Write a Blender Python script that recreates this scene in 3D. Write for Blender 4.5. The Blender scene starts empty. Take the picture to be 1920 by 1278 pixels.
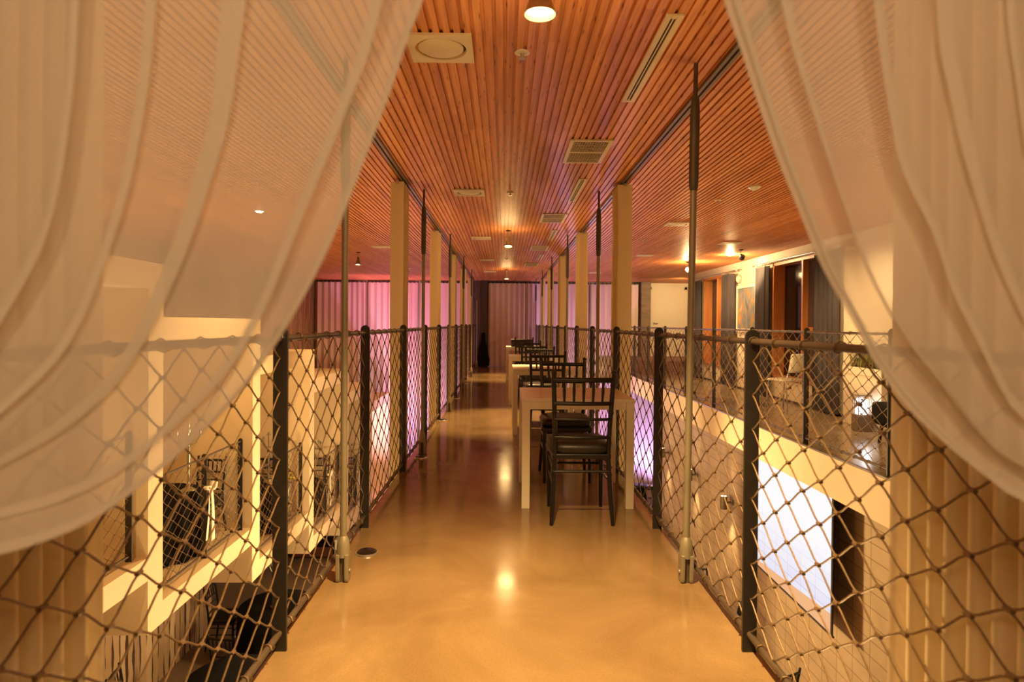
import bpy, math, random
from mathutils import Vector, Matrix
random.seed(7)
PI = math.pi
C = bpy.context.scene.collection
R = math.radians

# ------------------------------------------------------------------ mesh helpers
class MB:
    """collects shapes, builds ONE mesh object"""
    def __init__(s):
        s.v, s.f = [], []
    def add(s, vs, fs, M=None):
        o = len(s.v)
        for p in vs:
            p = Vector(p)
            s.v.append(tuple(M @ p) if M else tuple(p))
        for f in fs:
            s.f.append(tuple(i + o for i in f))
        return s
    def box(s, x0, x1, y0, y1, z0, z1, M=None):
        v = [(x0,y0,z0),(x1,y0,z0),(x1,y1,z0),(x0,y1,z0),(x0,y0,z1),(x1,y0,z1),(x1,y1,z1),(x0,y1,z1)]
        f = [(3,2,1,0),(4,5,6,7),(0,1,5,4),(1,2,6,5),(2,3,7,6),(3,0,4,7)]
        return s.add(v, f, M)
    def tube(s, pts, r, n=8, caps=True, M=None):
        pts = [Vector(p) for p in pts]
        rs = r if isinstance(r, (list, tuple)) else [r]*len(pts)
        vs, fs = [], []
        t0 = (pts[1]-pts[0]).normalized()
        up = Vector((0,0,1)) if abs(t0.z) < .9 else Vector((1,0,0))
        a = t0.cross(up).normalized()
        for i, p in enumerate(pts):
            if i == 0: t = pts[1]-pts[0]
            elif i == len(pts)-1: t = pts[-1]-pts[-2]
            else: t = (pts[i+1]-pts[i]).normalized() + (pts[i]-pts[i-1]).normalized()
            t = t.normalized()
            a = (a - t*a.dot(t)).normalized()
            b = t.cross(a)
            for k in range(n):
                w = 2*PI*k/n
                vs.append(p + (a*math.cos(w) + b*math.sin(w))*rs[i])
        for i in range(len(pts)-1):
            for k in range(n):
                fs.append((i*n+k, i*n+(k+1) % n, (i+1)*n+(k+1) % n, (i+1)*n+k))
        if caps:
            fs.append(tuple(reversed(range(n))))
            fs.append(tuple(range((len(pts)-1)*n, len(pts)*n)))
        return s.add(vs, fs, M)
    def lathe(s, prof, n=24, c=(0,0,0), M=None, cap0=True, cap1=True):
        """prof = [(radius, z)]"""
        vs, fs = [], []
        for r, z in prof:
            for k in range(n):
                w = 2*PI*k/n
                vs.append((c[0]+r*math.cos(w), c[1]+r*math.sin(w), c[2]+z))
        m = len(prof)
        for i in range(m-1):
            for k in range(n):
                fs.append((i*n+k, i*n+(k+1) % n, (i+1)*n+(k+1) % n, (i+1)*n+k))
        if cap0: fs.append(tuple(reversed(range(n))))
        if cap1: fs.append(tuple(range((m-1)*n, m*n)))
        return s.add(vs, fs, M)
    def prism(s, poly, d0, d1, axis='y', M=None):
        """poly of 2-D points extruded along an axis"""
        n = len(poly)
        def mk(p, d):
            return {'y': (p[0], d, p[1]), 'x': (d, p[0], p[1]), 'z': (p[0], p[1], d)}[axis]
        vs = [mk(p, d0) for p in poly] + [mk(p, d1) for p in poly]
        fs = [tuple(range(n)), tuple(reversed(range(n, 2*n)))]
        for k in range(n):
            fs.append((k, n+k, n+(k+1) % n, (k+1) % n))
        return s.add(vs, fs, M)
    def grid(s, rows, M=None, closed=False):
        n = len(rows[0]); vs = [p for r in rows for p in r]; fs = []
        for i in range(len(rows)-1):
            for k in range(n if closed else n-1):
                fs.append((i*n+k, i*n+(k+1) % n, (i+1)*n+(k+1) % n, (i+1)*n+k))
        return s.add(vs, fs, M)
    def build(s, name, mat, parent=None, loc=(0,0,0), smooth=False, bevel=0, solid=0, angle=40):
        me = bpy.data.meshes.new(name)
        me.from_pydata(s.v, [], s.f)
        import bmesh
        b = bmesh.new(); b.from_mesh(me)
        bmesh.ops.recalc_face_normals(b, faces=b.faces)
        b.to_mesh(me); b.free()
        me.materials.append(mat)
        o = bpy.data.objects.new(name, me); C.objects.link(o)
        o.location = loc
        if parent: o.parent = parent
        if smooth:
            for p in me.polygons: p.use_smooth = True
            try: me.set_sharp_from_angle(angle=R(angle))
            except Exception: pass
        if solid:
            m = o.modifiers.new('solid', 'SOLIDIFY'); m.thickness = solid; m.offset = 0
        if bevel:
            m = o.modifiers.new('bevel', 'BEVEL'); m.width = bevel; m.segments = 2; m.limit_method = 'ANGLE'
        return o

def tag(o, label=None, cat=None, group=None, kind=None):
    if label: o['label'] = label
    if cat: o['category'] = cat
    if group: o['group'] = group
    if kind: o['kind'] = kind
    return o
def thing(name, label, cat, loc=(0,0,0), rz=0, group=None):
    o = bpy.data.objects.new(name, None); C.objects.link(o)
    o.location = loc; o.rotation_euler = (0,0,rz); o.empty_display_size = .1
    return tag(o, label, cat, group)
def struct(o):
    o['kind'] = 'structure'; return o
def dup(root, loc, rz=0, label=None, group=None):
    r = root.copy(); C.objects.link(r); r.location = loc; r.rotation_euler = (0,0,rz)
    if label: r['label'] = label
    if group: r['group'] = group
    for ch in list(root.children):
        c = ch.copy(); C.objects.link(c); c.parent = r
        for g in list(ch.children):
            d = g.copy(); C.objects.link(d); d.parent = c
    return r

# ------------------------------------------------------------------ materials
def mat(name, col=(.8,.8,.8), rough=.5, metal=0, spec=.5):
    m = bpy.data.materials.new(name); m.use_nodes = True
    b = m.node_tree.nodes['Principled BSDF']
    b.inputs['Base Color'].default_value = (*col, 1)
    b.inputs['Roughness'].default_value = rough
    b.inputs['Metallic'].default_value = metal
    b.inputs['Specular IOR Level'].default_value = spec
    m.diffuse_color = (*col, 1)
    return m
def nd(m, t, **kw):
    n = m.node_tree.nodes.new(t)
    for k, v in kw.items():
        setattr(n, k, v)
    return n
def lk(m, a, b): m.node_tree.links.new(a, b)
def bsdf(m): return m.node_tree.nodes['Principled BSDF']
def ramp(m, stops):
    r = nd(m, 'ShaderNodeValToRGB'); e = r.color_ramp.elements
    while len(e) < len(stops): e.new(.5)
    for i, (p, c) in enumerate(stops):
        e[i].position = p; e[i].color = (*c, 1)
    return r
def coords(m, scale=(1,1,1)):
    t = nd(m, 'ShaderNodeTexCoord'); mp = nd(m, 'ShaderNodeMapping')
    mp.inputs['Scale'].default_value = scale
    lk(m, t.outputs['Object'], mp.inputs['Vector'])
    return mp.outputs['Vector']
def noisy(name, c0, c1, scale=(3,3,3), detail=6, rough=.5, metal=0, r2=None, bump=0, spec=.5, p=(.35,.65)):
    m = mat(name, c0, rough, metal, spec)
    v = coords(m, scale); n = nd(m, 'ShaderNodeTexNoise')
    n.inputs['Scale'].default_value = 1; n.inputs['Detail'].default_value = detail
    lk(m, v, n.inputs['Vector'])
    r = ramp(m, [(p[0], c0), (p[1], c1)])
    lk(m, n.outputs['Fac'], r.inputs['Fac']); lk(m, r.outputs['Color'], bsdf(m).inputs['Base Color'])
    if r2 is not None:
        q = nd(m, 'ShaderNodeMapRange'); q.inputs['From Min'].default_value = .3; q.inputs['From Max'].default_value = .7
        q.inputs['To Min'].default_value = rough; q.inputs['To Max'].default_value = r2
        lk(m, n.outputs['Fac'], q.inputs['Value']); lk(m, q.outputs['Result'], bsdf(m).inputs['Roughness'])
    if bump:
        b = nd(m, 'ShaderNodeBump'); b.inputs['Strength'].default_value = bump; b.inputs['Distance'].default_value = .01
        lk(m, n.outputs['Fac'], b.inputs['Height']); lk(m, b.outputs['Normal'], bsdf(m).inputs['Normal'])
    return m
def emit(name, col, s):
    m = mat(name, (0,0,0), 1)
    b = bsdf(m); b.inputs['Emission Color'].default_value = (*col, 1); b.inputs['Emission Strength'].default_value = s
    return m

M = {}
M['plaster'] = noisy('plaster', (.80,.645,.44), (.75,.60,.40), (1.2,1.2,1.2), 5, .85, bump=.05)
M['cream'] = noisy('cream_paint', (.82,.72,.58), (.78,.68,.54), (1,1,1), 3, .6)
M['white'] = noisy('white_lacquer', (.82,.76,.62), (.79,.73,.59), (2,2,2), 2, .3)
M['black_metal'] = noisy('black_metal', (.022,.018,.016), (.03,.025,.021), (20,20,20), 3, .5)
M['rail_metal'] = noisy('rail_metal', (.10,.072,.055), (.13,.095,.07), (14,14,14), 3, .45, .4)
M['rope'] = noisy('steel_rope', (.15,.095,.052), (.21,.135,.075), (90,90,90), 3, .5, .35)
M['galv'] = noisy('galvanised_steel', (.30,.27,.20), (.38,.34,.26), (10,10,3), 4, .5, .55)
M['galv_dark'] = noisy('dark_steel', (.10,.085,.065), (.14,.12,.09), (12,12,5), 4, .5, .5)
M['chair'] = mat('black_lacquer', (.008,.0065,.006), .32)
M['leather'] = noisy('black_leather', (.012,.010,.009), (.018,.014,.012), (60,60,60), 3, .42, bump=.1)
M['black_cloth'] = noisy('black_cloth', (.005,.0045,.005), (.009,.008,.009), (30,30,30), 3, .9, spec=.12)
M['silver'] = mat('silver', (.36,.35,.29), .3, 1)
M['chrome'] = mat('chrome', (.8,.78,.75), .12, 1)
M['track'] = mat('track_metal', (.20,.17,.13), .4, .8)
M['alu'] = mat('aluminium', (.6,.56,.5), .35, .9)
M['ribbon'] = mat('ivory_ribbon', (.92,.86,.72), .5)
M['vent'] = mat('vent_cream', (.72,.60,.40), .5)
M['vent_dark'] = mat('vent_dark', (.03,.02,.014), .8)
M['velvet'] = noisy('grey_velvet', (.048,.038,.045), (.066,.054,.06), (8,8,2), 4, .75)
M['bulb'] = emit('bulb_glow', (1,.80,.52), 14)
M['downlight'] = emit('downlight_glow', (1,.78,.48), 16)
M['lantern_glow'] = emit('lantern_glow', (.92,.95,1), 3)
M['sash_darkness'] = mat('open_sash_darkness', (.012,.008,.008), .06)
M['glass_veil'] = mat('curtained_glass', (.085,.065,.07), .12)
M['grey_concrete'] = noisy('dark_concrete', (.17,.12,.085), (.24,.17,.12), (2,2,9), 6, .8)
M['dark_wood'] = noisy('dark_wood', (.045,.028,.022), (.08,.048,.036), (14,14,1.5), 6, .6)
M['carpet'] = noisy('red_brown_carpet', (.17,.075,.06), (.21,.10,.075), (25,25,25), 4, .95)
M['red'] = mat('red_paint', (.45,.02,.015), .4)
M['shade'] = noisy('lamp_shade_metal', (.20,.165,.115), (.26,.215,.15), (3,3,40), 2, .42, .5)
M['shade_dark'] = noisy('lamp_shade_dark', (.16,.12,.08), (.20,.15,.10), (3,3,40), 2, .4, .5)
M['petal'] = mat('yellow_petals', (.62,.47,.06), .7)
M['green'] = noisy('grass_blades', (.10,.14,.03), (.30,.24,.08), (9,9,9), 3, .7)
M['sofa'] = noisy('dark_red_leather', (.07,.02,.015), (.10,.03,.02), (9,9,9), 3, .5)
M['lower_floor'] = noisy('lower_floor', (.17,.115,.085), (.23,.155,.11), (1.1,1.1,1.1), 6, .42, r2=.55)

# orange window timber
M['timber'] = noisy('orange_timber', (.46,.16,.045), (.56,.22,.07), (18,18,1.2), 6, .42)

# polished concrete of the walkway
def floor_mat(name, a, b, c, r0, r1):
    m = mat(name, a, r0)
    v = coords(m, (1,1,1))
    n1 = nd(m, 'ShaderNodeTexNoise'); n1.inputs['Scale'].default_value = 1.3; n1.inputs['Detail'].default_value = 9; n1.inputs['Roughness'].default_value = .62
    n1.inputs['Distortion'].default_value = .6
    lk(m, v, n1.inputs['Vector'])
    rp = ramp(m, [(.32, a), (.55, b), (.72, c)])
    lk(m, n1.outputs['Fac'], rp.inputs['Fac'])
    n2 = nd(m, 'ShaderNodeTexNoise'); n2.inputs['Scale'].default_value = 130; n2.inputs['Detail'].default_value = 2
    lk(m, v, n2.inputs['Vector'])
    r2 = ramp(m, [(.40, (.92,.92,.92)), (.64, (1.04,1.04,1.04))])
    lk(m, n2.outputs['Fac'], r2.inputs['Fac'])
    mx = nd(m, 'ShaderNodeMixRGB', blend_type='MULTIPLY'); mx.inputs['Fac'].default_value = 1
    lk(m, rp.outputs['Color'], mx.inputs['Color1']); lk(m, r2.outputs['Color'], mx.inputs['Color2'])
    lk(m, mx.outputs['Color'], bsdf(m).inputs['Base Color'])
    q = nd(m, 'ShaderNodeMapRange'); q.inputs['From Min'].default_value = .35; q.inputs['From Max'].default_value = .68
    q.inputs['To Min'].default_value = r0; q.inputs['To Max'].default_value = r1
    lk(m, n1.outputs['Fac'], q.inputs['Value']); lk(m, q.outputs['Result'], bsdf(m).inputs['Roughness'])
    return m
M['floor'] = floor_mat('polished_concrete', (.185,.115,.055), (.25,.165,.083), (.32,.215,.112), .09, .18)
M['gallery_floor'] = floor_mat('gallery_concrete', (.23,.165,.10), (.29,.21,.13), (.34,.25,.16), .16, .26)

# pine slats of the ceiling: each slat its own tone, grain along Y, knots
def pine():
    m = mat('pine_slats', (.5,.2,.08), .46)
    t = nd(m, 'ShaderNodeTexCoord')
    sp = nd(m, 'ShaderNodeSeparateXYZ'); lk(m, t.outputs['Object'], sp.inputs['Vector'])
    d = nd(m, 'ShaderNodeMath', operation='DIVIDE'); d.inputs[1].default_value = .0465; lk(m, sp.outputs['X'], d.inputs[0])
    fl = nd(m, 'ShaderNodeMath', operation='FLOOR'); lk(m, d.outputs[0], fl.inputs[0])
    dy = nd(m, 'ShaderNodeMath', operation='DIVIDE'); dy.inputs[1].default_value = 2.9; lk(m, sp.outputs['Y'], dy.inputs[0])
    wj = nd(m, 'ShaderNodeTexWhiteNoise', noise_dimensions='1D'); lk(m, fl.outputs[0], wj.inputs['W'])
    ay = nd(m, 'ShaderNodeMath', operation='ADD'); lk(m, dy.outputs[0], ay.inputs[0]); lk(m, wj.outputs['Value'], ay.inputs[1])
    fy = nd(m, 'ShaderNodeMath', operation='FLOOR'); lk(m, ay.outputs[0], fy.inputs[0])
    cb = nd(m, 'ShaderNodeCombineXYZ'); lk(m, fl.outputs[0], cb.inputs['X']); lk(m, fy.outputs[0], cb.inputs['Y'])
    wn = nd(m, 'ShaderNodeTexWhiteNoise', noise_dimensions='2D'); lk(m, cb.outputs['Vector'], wn.inputs['Vector'])
    tone = ramp(m, [(0, (.58,.225,.075)), (.5, (.69,.285,.10)), (1, (.76,.345,.13))]); lk(m, wn.outputs['Value'], tone.inputs['Fac'])
    mp = nd(m, 'ShaderNodeMapping'); mp.inputs['Scale'].default_value = (70, 2.2, 20); lk(m, t.outputs['Object'], mp.inputs['Vector'])
    av = nd(m, 'ShaderNodeVectorMath', operation='ADD'); lk(m, mp.outputs['Vector'], av.inputs[0]); lk(m, wn.outputs['Color'], av.inputs[1])
    g = nd(m, 'ShaderNodeTexNoise'); g.inputs['Scale'].default_value = 1; g.inputs['Detail'].default_value = 5; g.inputs['Distortion'].default_value = .8
    lk(m, av.outputs['Vector'], g.inputs['Vector'])
    gr = ramp(m, [(.35, (.80,.76,.72)), (.6, (1.05,1.05,1.05))]); lk(m, g.outputs['Fac'], gr.inputs['Fac'])
    mx = nd(m, 'ShaderNodeMixRGB', blend_type='MULTIPLY'); mx.inputs['Fac'].default_value = 1
    lk(m, tone.outputs['Color'], mx.inputs['Color1']); lk(m, gr.outputs['Color'], mx.inputs['Color2'])
    kp = nd(m, 'ShaderNodeMapping'); kp.inputs['Scale'].default_value = (21.5, 2.6, 1); lk(m, t.outputs['Object'], kp.inputs['Vector'])
    k = nd(m, 'ShaderNodeTexVoronoi', voronoi_dimensions='2D'); k.inputs['Scale'].default_value = 1; k.inputs['Randomness'].default_value = 1
    lk(m, kp.outputs['Vector'], k.inputs['Vector'])
    kr = ramp(m, [(.03, (.25,.16,.12)), (.085, (1,1,1))]); lk(m, k.outputs['Distance'], kr.inputs['Fac'])
    m2 = nd(m, 'ShaderNodeMixRGB', blend_type='MULTIPLY'); m2.inputs['Fac'].default_value = .85
    lk(m, mx.outputs['Color'], m2.inputs['Color1']); lk(m, kr.outputs['Color'], m2.inputs['Color2'])
    lk(m, m2.outputs['Color'], bsdf(m).inputs['Base Color'])
    return m
M['pine'] = pine()

# rough-sawn boards standing upright, ragged dark gaps of uneven length between them
def plank(name, pitch):
    m = mat(name, (.4,.28,.18), .85)
    v = coords(m, (1,1,1)); sp = nd(m, 'ShaderNodeSeparateXYZ'); lk(m, v, sp.inputs['Vector'])
    def mth(op, a, b=None, c=None):
        n = nd(m, 'ShaderNodeMath', operation=op)
        for i, q in enumerate((a, b, c)):
            if q is None: continue
            if isinstance(q, (int, float)): n.inputs[i].default_value = q
            else: lk(m, q, n.inputs[i])
        return n.outputs[0]
    wob = nd(m, 'ShaderNodeTexNoise'); wob.inputs['Scale'].default_value = 5; wob.inputs['Detail'].default_value = 4; lk(m, v, wob.inputs['Vector'])
    row = mth('ADD', mth('DIVIDE', sp.outputs['Y'], pitch), mth('MULTIPLY', wob.outputs['Fac'], .34))
    idx = mth('FLOOR', mth('ADD', row, .5)); board = mth('FLOOR', row)
    dist = mth('ABSOLUTE', mth('SUBTRACT', row, idx))
    cv = nd(m, 'ShaderNodeCombineXYZ'); lk(m, mth('MULTIPLY', idx, 7.3), cv.inputs['X']); lk(m, mth('MULTIPLY', sp.outputs['Z'], 1.5), cv.inputs['Y'])
    gn = nd(m, 'ShaderNodeTexNoise'); gn.inputs['Scale'].default_value = 1; gn.inputs['Detail'].default_value = 2; lk(m, cv.outputs['Vector'], gn.inputs['Vector'])
    wd = mth('MULTIPLY', mth('MAXIMUM', mth('SUBTRACT', gn.outputs['Fac'], .40), 0), .75)
    gap = mth('LESS_THAN', dist, wd)
    wn = nd(m, 'ShaderNodeTexWhiteNoise', noise_dimensions='1D'); lk(m, board, wn.inputs['W'])
    tone = ramp(m, [(0,(.34,.22,.13)), (.6,(.46,.32,.19)), (1,(.54,.40,.25))]); lk(m, wn.outputs['Value'], tone.inputs['Fac'])
    mx = nd(m, 'ShaderNodeMixRGB'); mx.inputs['Color2'].default_value = (.055,.025,.018,1)
    lk(m, gap, mx.inputs['Fac']); lk(m, tone.outputs['Color'], mx.inputs['Color1']); lk(m, mx.outputs['Color'], bsdf(m).inputs['Base Color'])
    return m
M['plank'] = plank('rough_planks', .15)
M['plank_fine'] = plank('rough_planks_fine', .10)

def blocks(name, c1, c2, mortar, w, h):
    m = mat(name, c1, .8)
    v = coords(m, (1,1,1))
    sp = nd(m, 'ShaderNodeSeparateXYZ'); lk(m, v, sp.inputs['Vector'])
    cb = nd(m, 'ShaderNodeCombineXYZ'); lk(m, sp.outputs['Y'], cb.inputs['X']); lk(m, sp.outputs['Z'], cb.inputs['Y'])
    br = nd(m, 'ShaderNodeTexBrick'); br.offset = 0
    br.inputs['Scale'].default_value = 1; br.inputs['Brick Width'].default_value = w; br.inputs['Row Height'].default_value = h
    br.inputs['Mortar Size'].default_value = .0045; br.inputs['Mortar Smooth'].default_value = .1
    br.inputs['Color1'].default_value = (*c1,1); br.inputs['Color2'].default_value = (*c2,1); br.inputs['Mortar'].default_value = (*mortar,1)
    lk(m, cb.outputs['Vector'], br.inputs['Vector'])
    n = nd(m, 'ShaderNodeTexNoise'); n.inputs['Scale'].default_value = 2.2; n.inputs['Detail'].default_value = 7; lk(m, v, n.inputs['Vector'])
    rr = ramp(m, [(.3, (.82,.82,.82)), (.7, (1.06,1.06,1.06))]); lk(m, n.outputs['Fac'], rr.inputs['Fac'])
    mx = nd(m, 'ShaderNodeMixRGB', blend_type='MULTIPLY'); mx.inputs['Fac'].default_value = 1
    lk(m, br.outputs['Color'], mx.inputs['Color1']); lk(m, rr.outputs['Color'], mx.inputs['Color2'])
    lk(m, mx.outputs['Color'], bsdf(m).inputs['Base Color'])
    return m
M['blocks'] = blocks('concrete_blocks', (.56,.42,.27), (.52,.39,.25), (.24,.16,.10), .335, .172)

# cloths
def cloth(name, col, trans=.25, rough=.9):
    m = bpy.data.materials.new(name); m.use_nodes = True
    nt = m.node_tree; nt.nodes.clear()
    out = nd(m, 'ShaderNodeOutputMaterial')
    d = nd(m, 'ShaderNodeBsdfDiffuse'); d.inputs['Color'].default_value = (*col,1)
    t = nd(m, 'ShaderNodeBsdfTranslucent'); t.inputs['Color'].default_value = (*col,1)
    mx = nd(m, 'ShaderNodeMixShader'); mx.inputs['Fac'].default_value = trans
    lk(m, d.outputs[0], mx.inputs[1]); lk(m, t.outputs[0], mx.inputs[2]); lk(m, mx.outputs[0], out.inputs['Surface'])
    return m
M['drape'] = cloth('ivory_drape', (.86,.74,.50), .22)
M['end_curtain'] = cloth('pale_curtain', (.76,.60,.57), .08)
def sheer():
    m = cloth('white_voile', (.84,.78,.68), .33)
    nt = m.node_tree
    out = [n for n in nt.nodes if n.type == 'OUTPUT_MATERIAL'][0]
    mxo = out.inputs['Surface'].links[0].from_socket
    tr = nd(m, 'ShaderNodeBsdfTransparent')
    tr.inputs['Color'].default_value = (1,1,1,1)
    # woven thread density (fine weave variation)
    v = coords(m, (1,1,1)); n = nd(m, 'ShaderNodeTexNoise'); n.inputs['Scale'].default_value = 9; n.inputs['Detail'].default_value = 3
    lk(m, v, n.inputs['Vector'])
    q = nd(m, 'ShaderNodeMapRange'); q.inputs['From Min'].default_value = .3; q.inputs['From Max'].default_value = .7
    q.inputs['To Min'].default_value = .60; q.inputs['To Max'].default_value = .66
    lk(m, n.outputs['Fac'], q.inputs['Value'])
    mx = nd(m, 'ShaderNodeMixShader'); lk(m, q.outputs['Result'], mx.inputs['Fac'])
    lk(m, tr.outputs[0], mx.inputs[1]); lk(m, mxo, mx.inputs[2]); lk(m, mx.outputs[0], out.inputs['Surface'])
    return m
M['sheer'] = sheer()

# projected picture: a pale street, faint joints, orange ground
def screen_mat():
    m = mat('projected_picture', (.0,.0,.0), .9)
    v = coords(m, (1,1,1)); sp = nd(m, 'ShaderNodeSeparateXYZ'); lk(m, v, sp.inputs['Vector'])
    cb = nd(m, 'ShaderNodeCombineXYZ'); lk(m, sp.outputs['Y'], cb.inputs['X']); lk(m, sp.outputs['Z'], cb.inputs['Y'])
    br = nd(m, 'ShaderNodeTexBrick'); br.offset = 0
    br.inputs['Scale'].default_value = 1; br.inputs['Brick Width'].default_value = .36; br.inputs['Row Height'].default_value = .13
    br.inputs['Mortar Size'].default_value = .003
    br.inputs['Color1'].default_value = (.92,.90,1,1); br.inputs['Color2'].default_value = (.83,.81,1,1); br.inputs['Mortar'].default_value = (.50,.47,.68,1)
    lk(m, cb.outputs['Vector'], br.inputs['Vector'])
    # whiter towards the top of the picture, lavender street below
    q = nd(m, 'ShaderNodeMapRange'); q.inputs['From Min'].default_value = .25; q.inputs['From Max'].default_value = .95
    lk(m, sp.outputs['Z'], q.inputs['Value'])
    wh = nd(m, 'ShaderNodeMixRGB'); wh.inputs['Color2'].default_value = (1.05,1.04,1.08,1)
    lk(m, q.outputs['Result'], wh.inputs['Fac']); lk(m, br.outputs['Color'], wh.inputs['Color1'])
    # orange ground wedge: z below a slanting edge
    my = nd(m, 'ShaderNodeMath', operation='MULTIPLY_ADD'); my.inputs[1].default_value = -.075; my.inputs[2].default_value = .24
    lk(m, sp.outputs['Y'], my.inputs[0])
    lt = nd(m, 'ShaderNodeMath', operation='LESS_THAN'); lk(m, sp.outputs['Z'], lt.inputs[0]); lk(m, my.outputs[0], lt.inputs[1])
    og = nd(m, 'ShaderNodeMixRGB'); og.inputs['Color2'].default_value = (.96,.50,.24,1)
    lk(m, lt.outputs[0], og.inputs['Fac']); lk(m, wh.outputs['Color'], og.inputs['Color1'])
    lk(m, og.outputs['Color'], bsdf(m).inputs['Emission Color']); bsdf(m).inputs['Emission Strength'].default_value = .9
    return m
M['screen'] = screen_mat()

def painting_mat():
    m = mat('abstract_paint', (.4,.4,.4), .6)
    v = coords(m, (1,1.6,1.1)); n = nd(m, 'ShaderNodeTexNoise'); n.inputs['Scale'].default_value = 2.6; n.inputs['Detail'].default_value = 8; n.inputs['Distortion'].default_value = 1.2
    lk(m, v, n.inputs['Vector'])
    r = ramp(m, [(.30,(.07,.09,.12)), (.46,(.17,.20,.22)), (.54,(.28,.21,.14)), (.62,(.42,.20,.04)), (.72,(.38,.33,.26))])
    lk(m, n.outputs['Fac'], r.inputs['Fac']); lk(m, r.outputs['Color'], bsdf(m).inputs['Base Color'])
    return m
M['painting'] = painting_mat()
# ------------------------------------------------------------------ the setting
CEIL = 2.52; LOW = -3.8
struct(MB().box(-.872,.985,-3,19.25,-.26,0).build('floor', M['floor']))
struct(MB().box(-6.2,6.4,-3.2,19.6,LOW-.2,LOW).build('floor_lower', M['lower_floor']))
# ceiling: real slats under a wooden backing
cb = MB(); x = -6.2
k0 = math.ceil(-6.2/.0465)
for k in range(k0, int(6.3/.0465)):
    xa = k*.0465
    cb.box(xa+.003, xa+.0325, -3, 19.4, CEIL, CEIL+.013)
cb.box(-6.2, 6.4, -3.2, 19.6, CEIL+.013, CEIL+.09)
struct(cb.build('ceiling', M['pine']))
# the stepped concrete frame: five bays, each .51 lower than the one before
P, ST = 2.475, .51
colN = [3.51+P*i for i in range(7)]            # near faces of the partitions
colF = [c+.258 for c in colN]
def zb(k): return -1.17-ST*k                   # underside of a bay's floor
def fl(k): return zb(k)+.215                   # its floor
def ub(k): return 1.555-ST*k                   # underside of its roof
def ut(k): return ub(k)+.245
XW, XB, XU = -3.3, -4.8, -5.7
w = MB()
for k in range(6):
    ya, yb = colF[k], colN[k+1]
    w.box(XB, XW, ya, yb, zb(k), fl(k))
    w.box(XU, XW, ya, yb, ub(k), ut(k))
for i in range(7):
    zlow = zb(i) if i < 6 else zb(6)
    zlow = max(zlow, LOW)
    ztop = ut(i-1) if i > 0 else ut(0)+.3
    w.box(XB, XW, colN[i], colF[i], zlow, ztop)
    w.box(XU, XB, colN[i], colF[i], ub(i), ztop)
# the frame runs on past the curtains
w.box(XB, XW, -3, colN[0], zb(0)+.4, fl(0)+.4); w.box(XU, XW, -3, colN[0], ub(0)+.3, ut(0)+.3)
struct(w.build('wall_left', M['plaster']))
# plank walls: behind the booths and under them, and above on the upper side
struct(MB().box(XB-.1, XB, -3, 10.6, LOW, zb(0)+.3).build('wall_left_lower', M['plank']))
bk = MB()
for k in range(6): bk.box(XB-.12, XB-.02, colF[k], colN[k+1], zb(k), ub(k))
struct(bk.build('wall_left_booths', M['plaster']))
struct(MB().box(XU-.12, XU, -3, 19.4, -1.2, CEIL).build('wall_left_upper', M['plank_fine']))
struct(MB().box(-6.2, XU-.12, -3.2, 19.6, LOW, CEIL).build('wall_left_outer', M['plaster']))
# window gallery: slab, fascia, walls
struct(MB().box(3.17, 6.3, -3, 19.4, -.39, 0).build('floor_gallery', M['gallery_floor']))
struct(MB().box(3.145, 3.17, -3, 19.4, -.39, -.004).build('trim_1', M['plaster']))
struct(MB().box(3.145, 3.175, -3, 19.4, -.002, .012).build('trim_2', M['rail_metal']))
struct(MB().box(3.9, 4.05, -3, 16, LOW, -.39).build('wall_right_lower', M['blocks']))
WX0, WX1 = 4.7, 4.9
W1, W2 = (8.9, 11.1), (13.33, 14.96); SILL, HEAD = .36, 2.34
g = MB()
g.box(WX0, WX1, -3, W1[0], 0, CEIL); g.box(WX0, WX1, W1[1], W2[0], 0, CEIL); g.box(WX0, WX1, W2[1], 16.2, 0, CEIL)
for a, b in (W1, W2):
    g.box(WX0, WX1, a, b, 0, SILL); g.box(WX0, WX1, a, b, HEAD, CEIL)
g.box(WX1, 6.3, 16.0, 16.2, 0, CEIL)
struct(g.build('wall_right', M['cream']))
struct(MB().box(WX0-.012, WX0-.001, -3, 16.2, 0, .035).build('baseboard_right', M['dark_wood']))
struct(MB().box(5.9, 6.1, -3.2, 16.0, 0, CEIL).build('wall_right_outer', M['plaster']))
struct(MB().box(6.25, 6.4, 16.2, 19.6, LOW, CEIL).build('wall_right_return', M['cream']))
struct(MB().box(-6.2, 6.4, 19.4, 19.6, LOW, CEIL).build('wall_end', M['cream']))
struct(MB().box(-6.2, 6.4, -3.2, -3, LOW, CEIL).build('wall_back', M['plaster']))
# concrete piers at the far end
struct(MB().box(-1.0, -.49, 18.85, 19.4, 0, CEIL).build('pillar', M['dark_wood']))
struct(MB().box(4.06, 4.34, 18.9, 19.4, .0, CEIL).build('pillar_grey', M['grey_concrete']))
# low raised landing in front of the far door
struct(MB().box(3.3, 6.2, 16.3, 19.4, 0, .30).build('floor_landing', M['carpet']))

# far door
d = MB().box(-.5,.5,-.02,.02,0,2.02).build('door_1', M['cream'], None, (4.96,19.36,.30), bevel=.004); struct(d)
MB().box(-.58,-.5,-.03,.03,0,2.10).box(.5,.58,-.03,.03,0,2.10).box(-.58,.58,-.03,.03,2.02,2.10).build('door_frame', M['cream'], d, (0,0,.0))
hb = MB().tube([(-.42,-.02,1.0),(-.42,-.065,1.0),(-.30,-.065,1.0)], .011, 8).lathe([(.028,0),(.028,.008)], 14, (0,0,0), Matrix.Translation((-.42,-.02,1.0)) @ Matrix.Rotation(PI/2,4,'X'))
hb.build('door_handle', M['chrome'], d, smooth=True)

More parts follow.
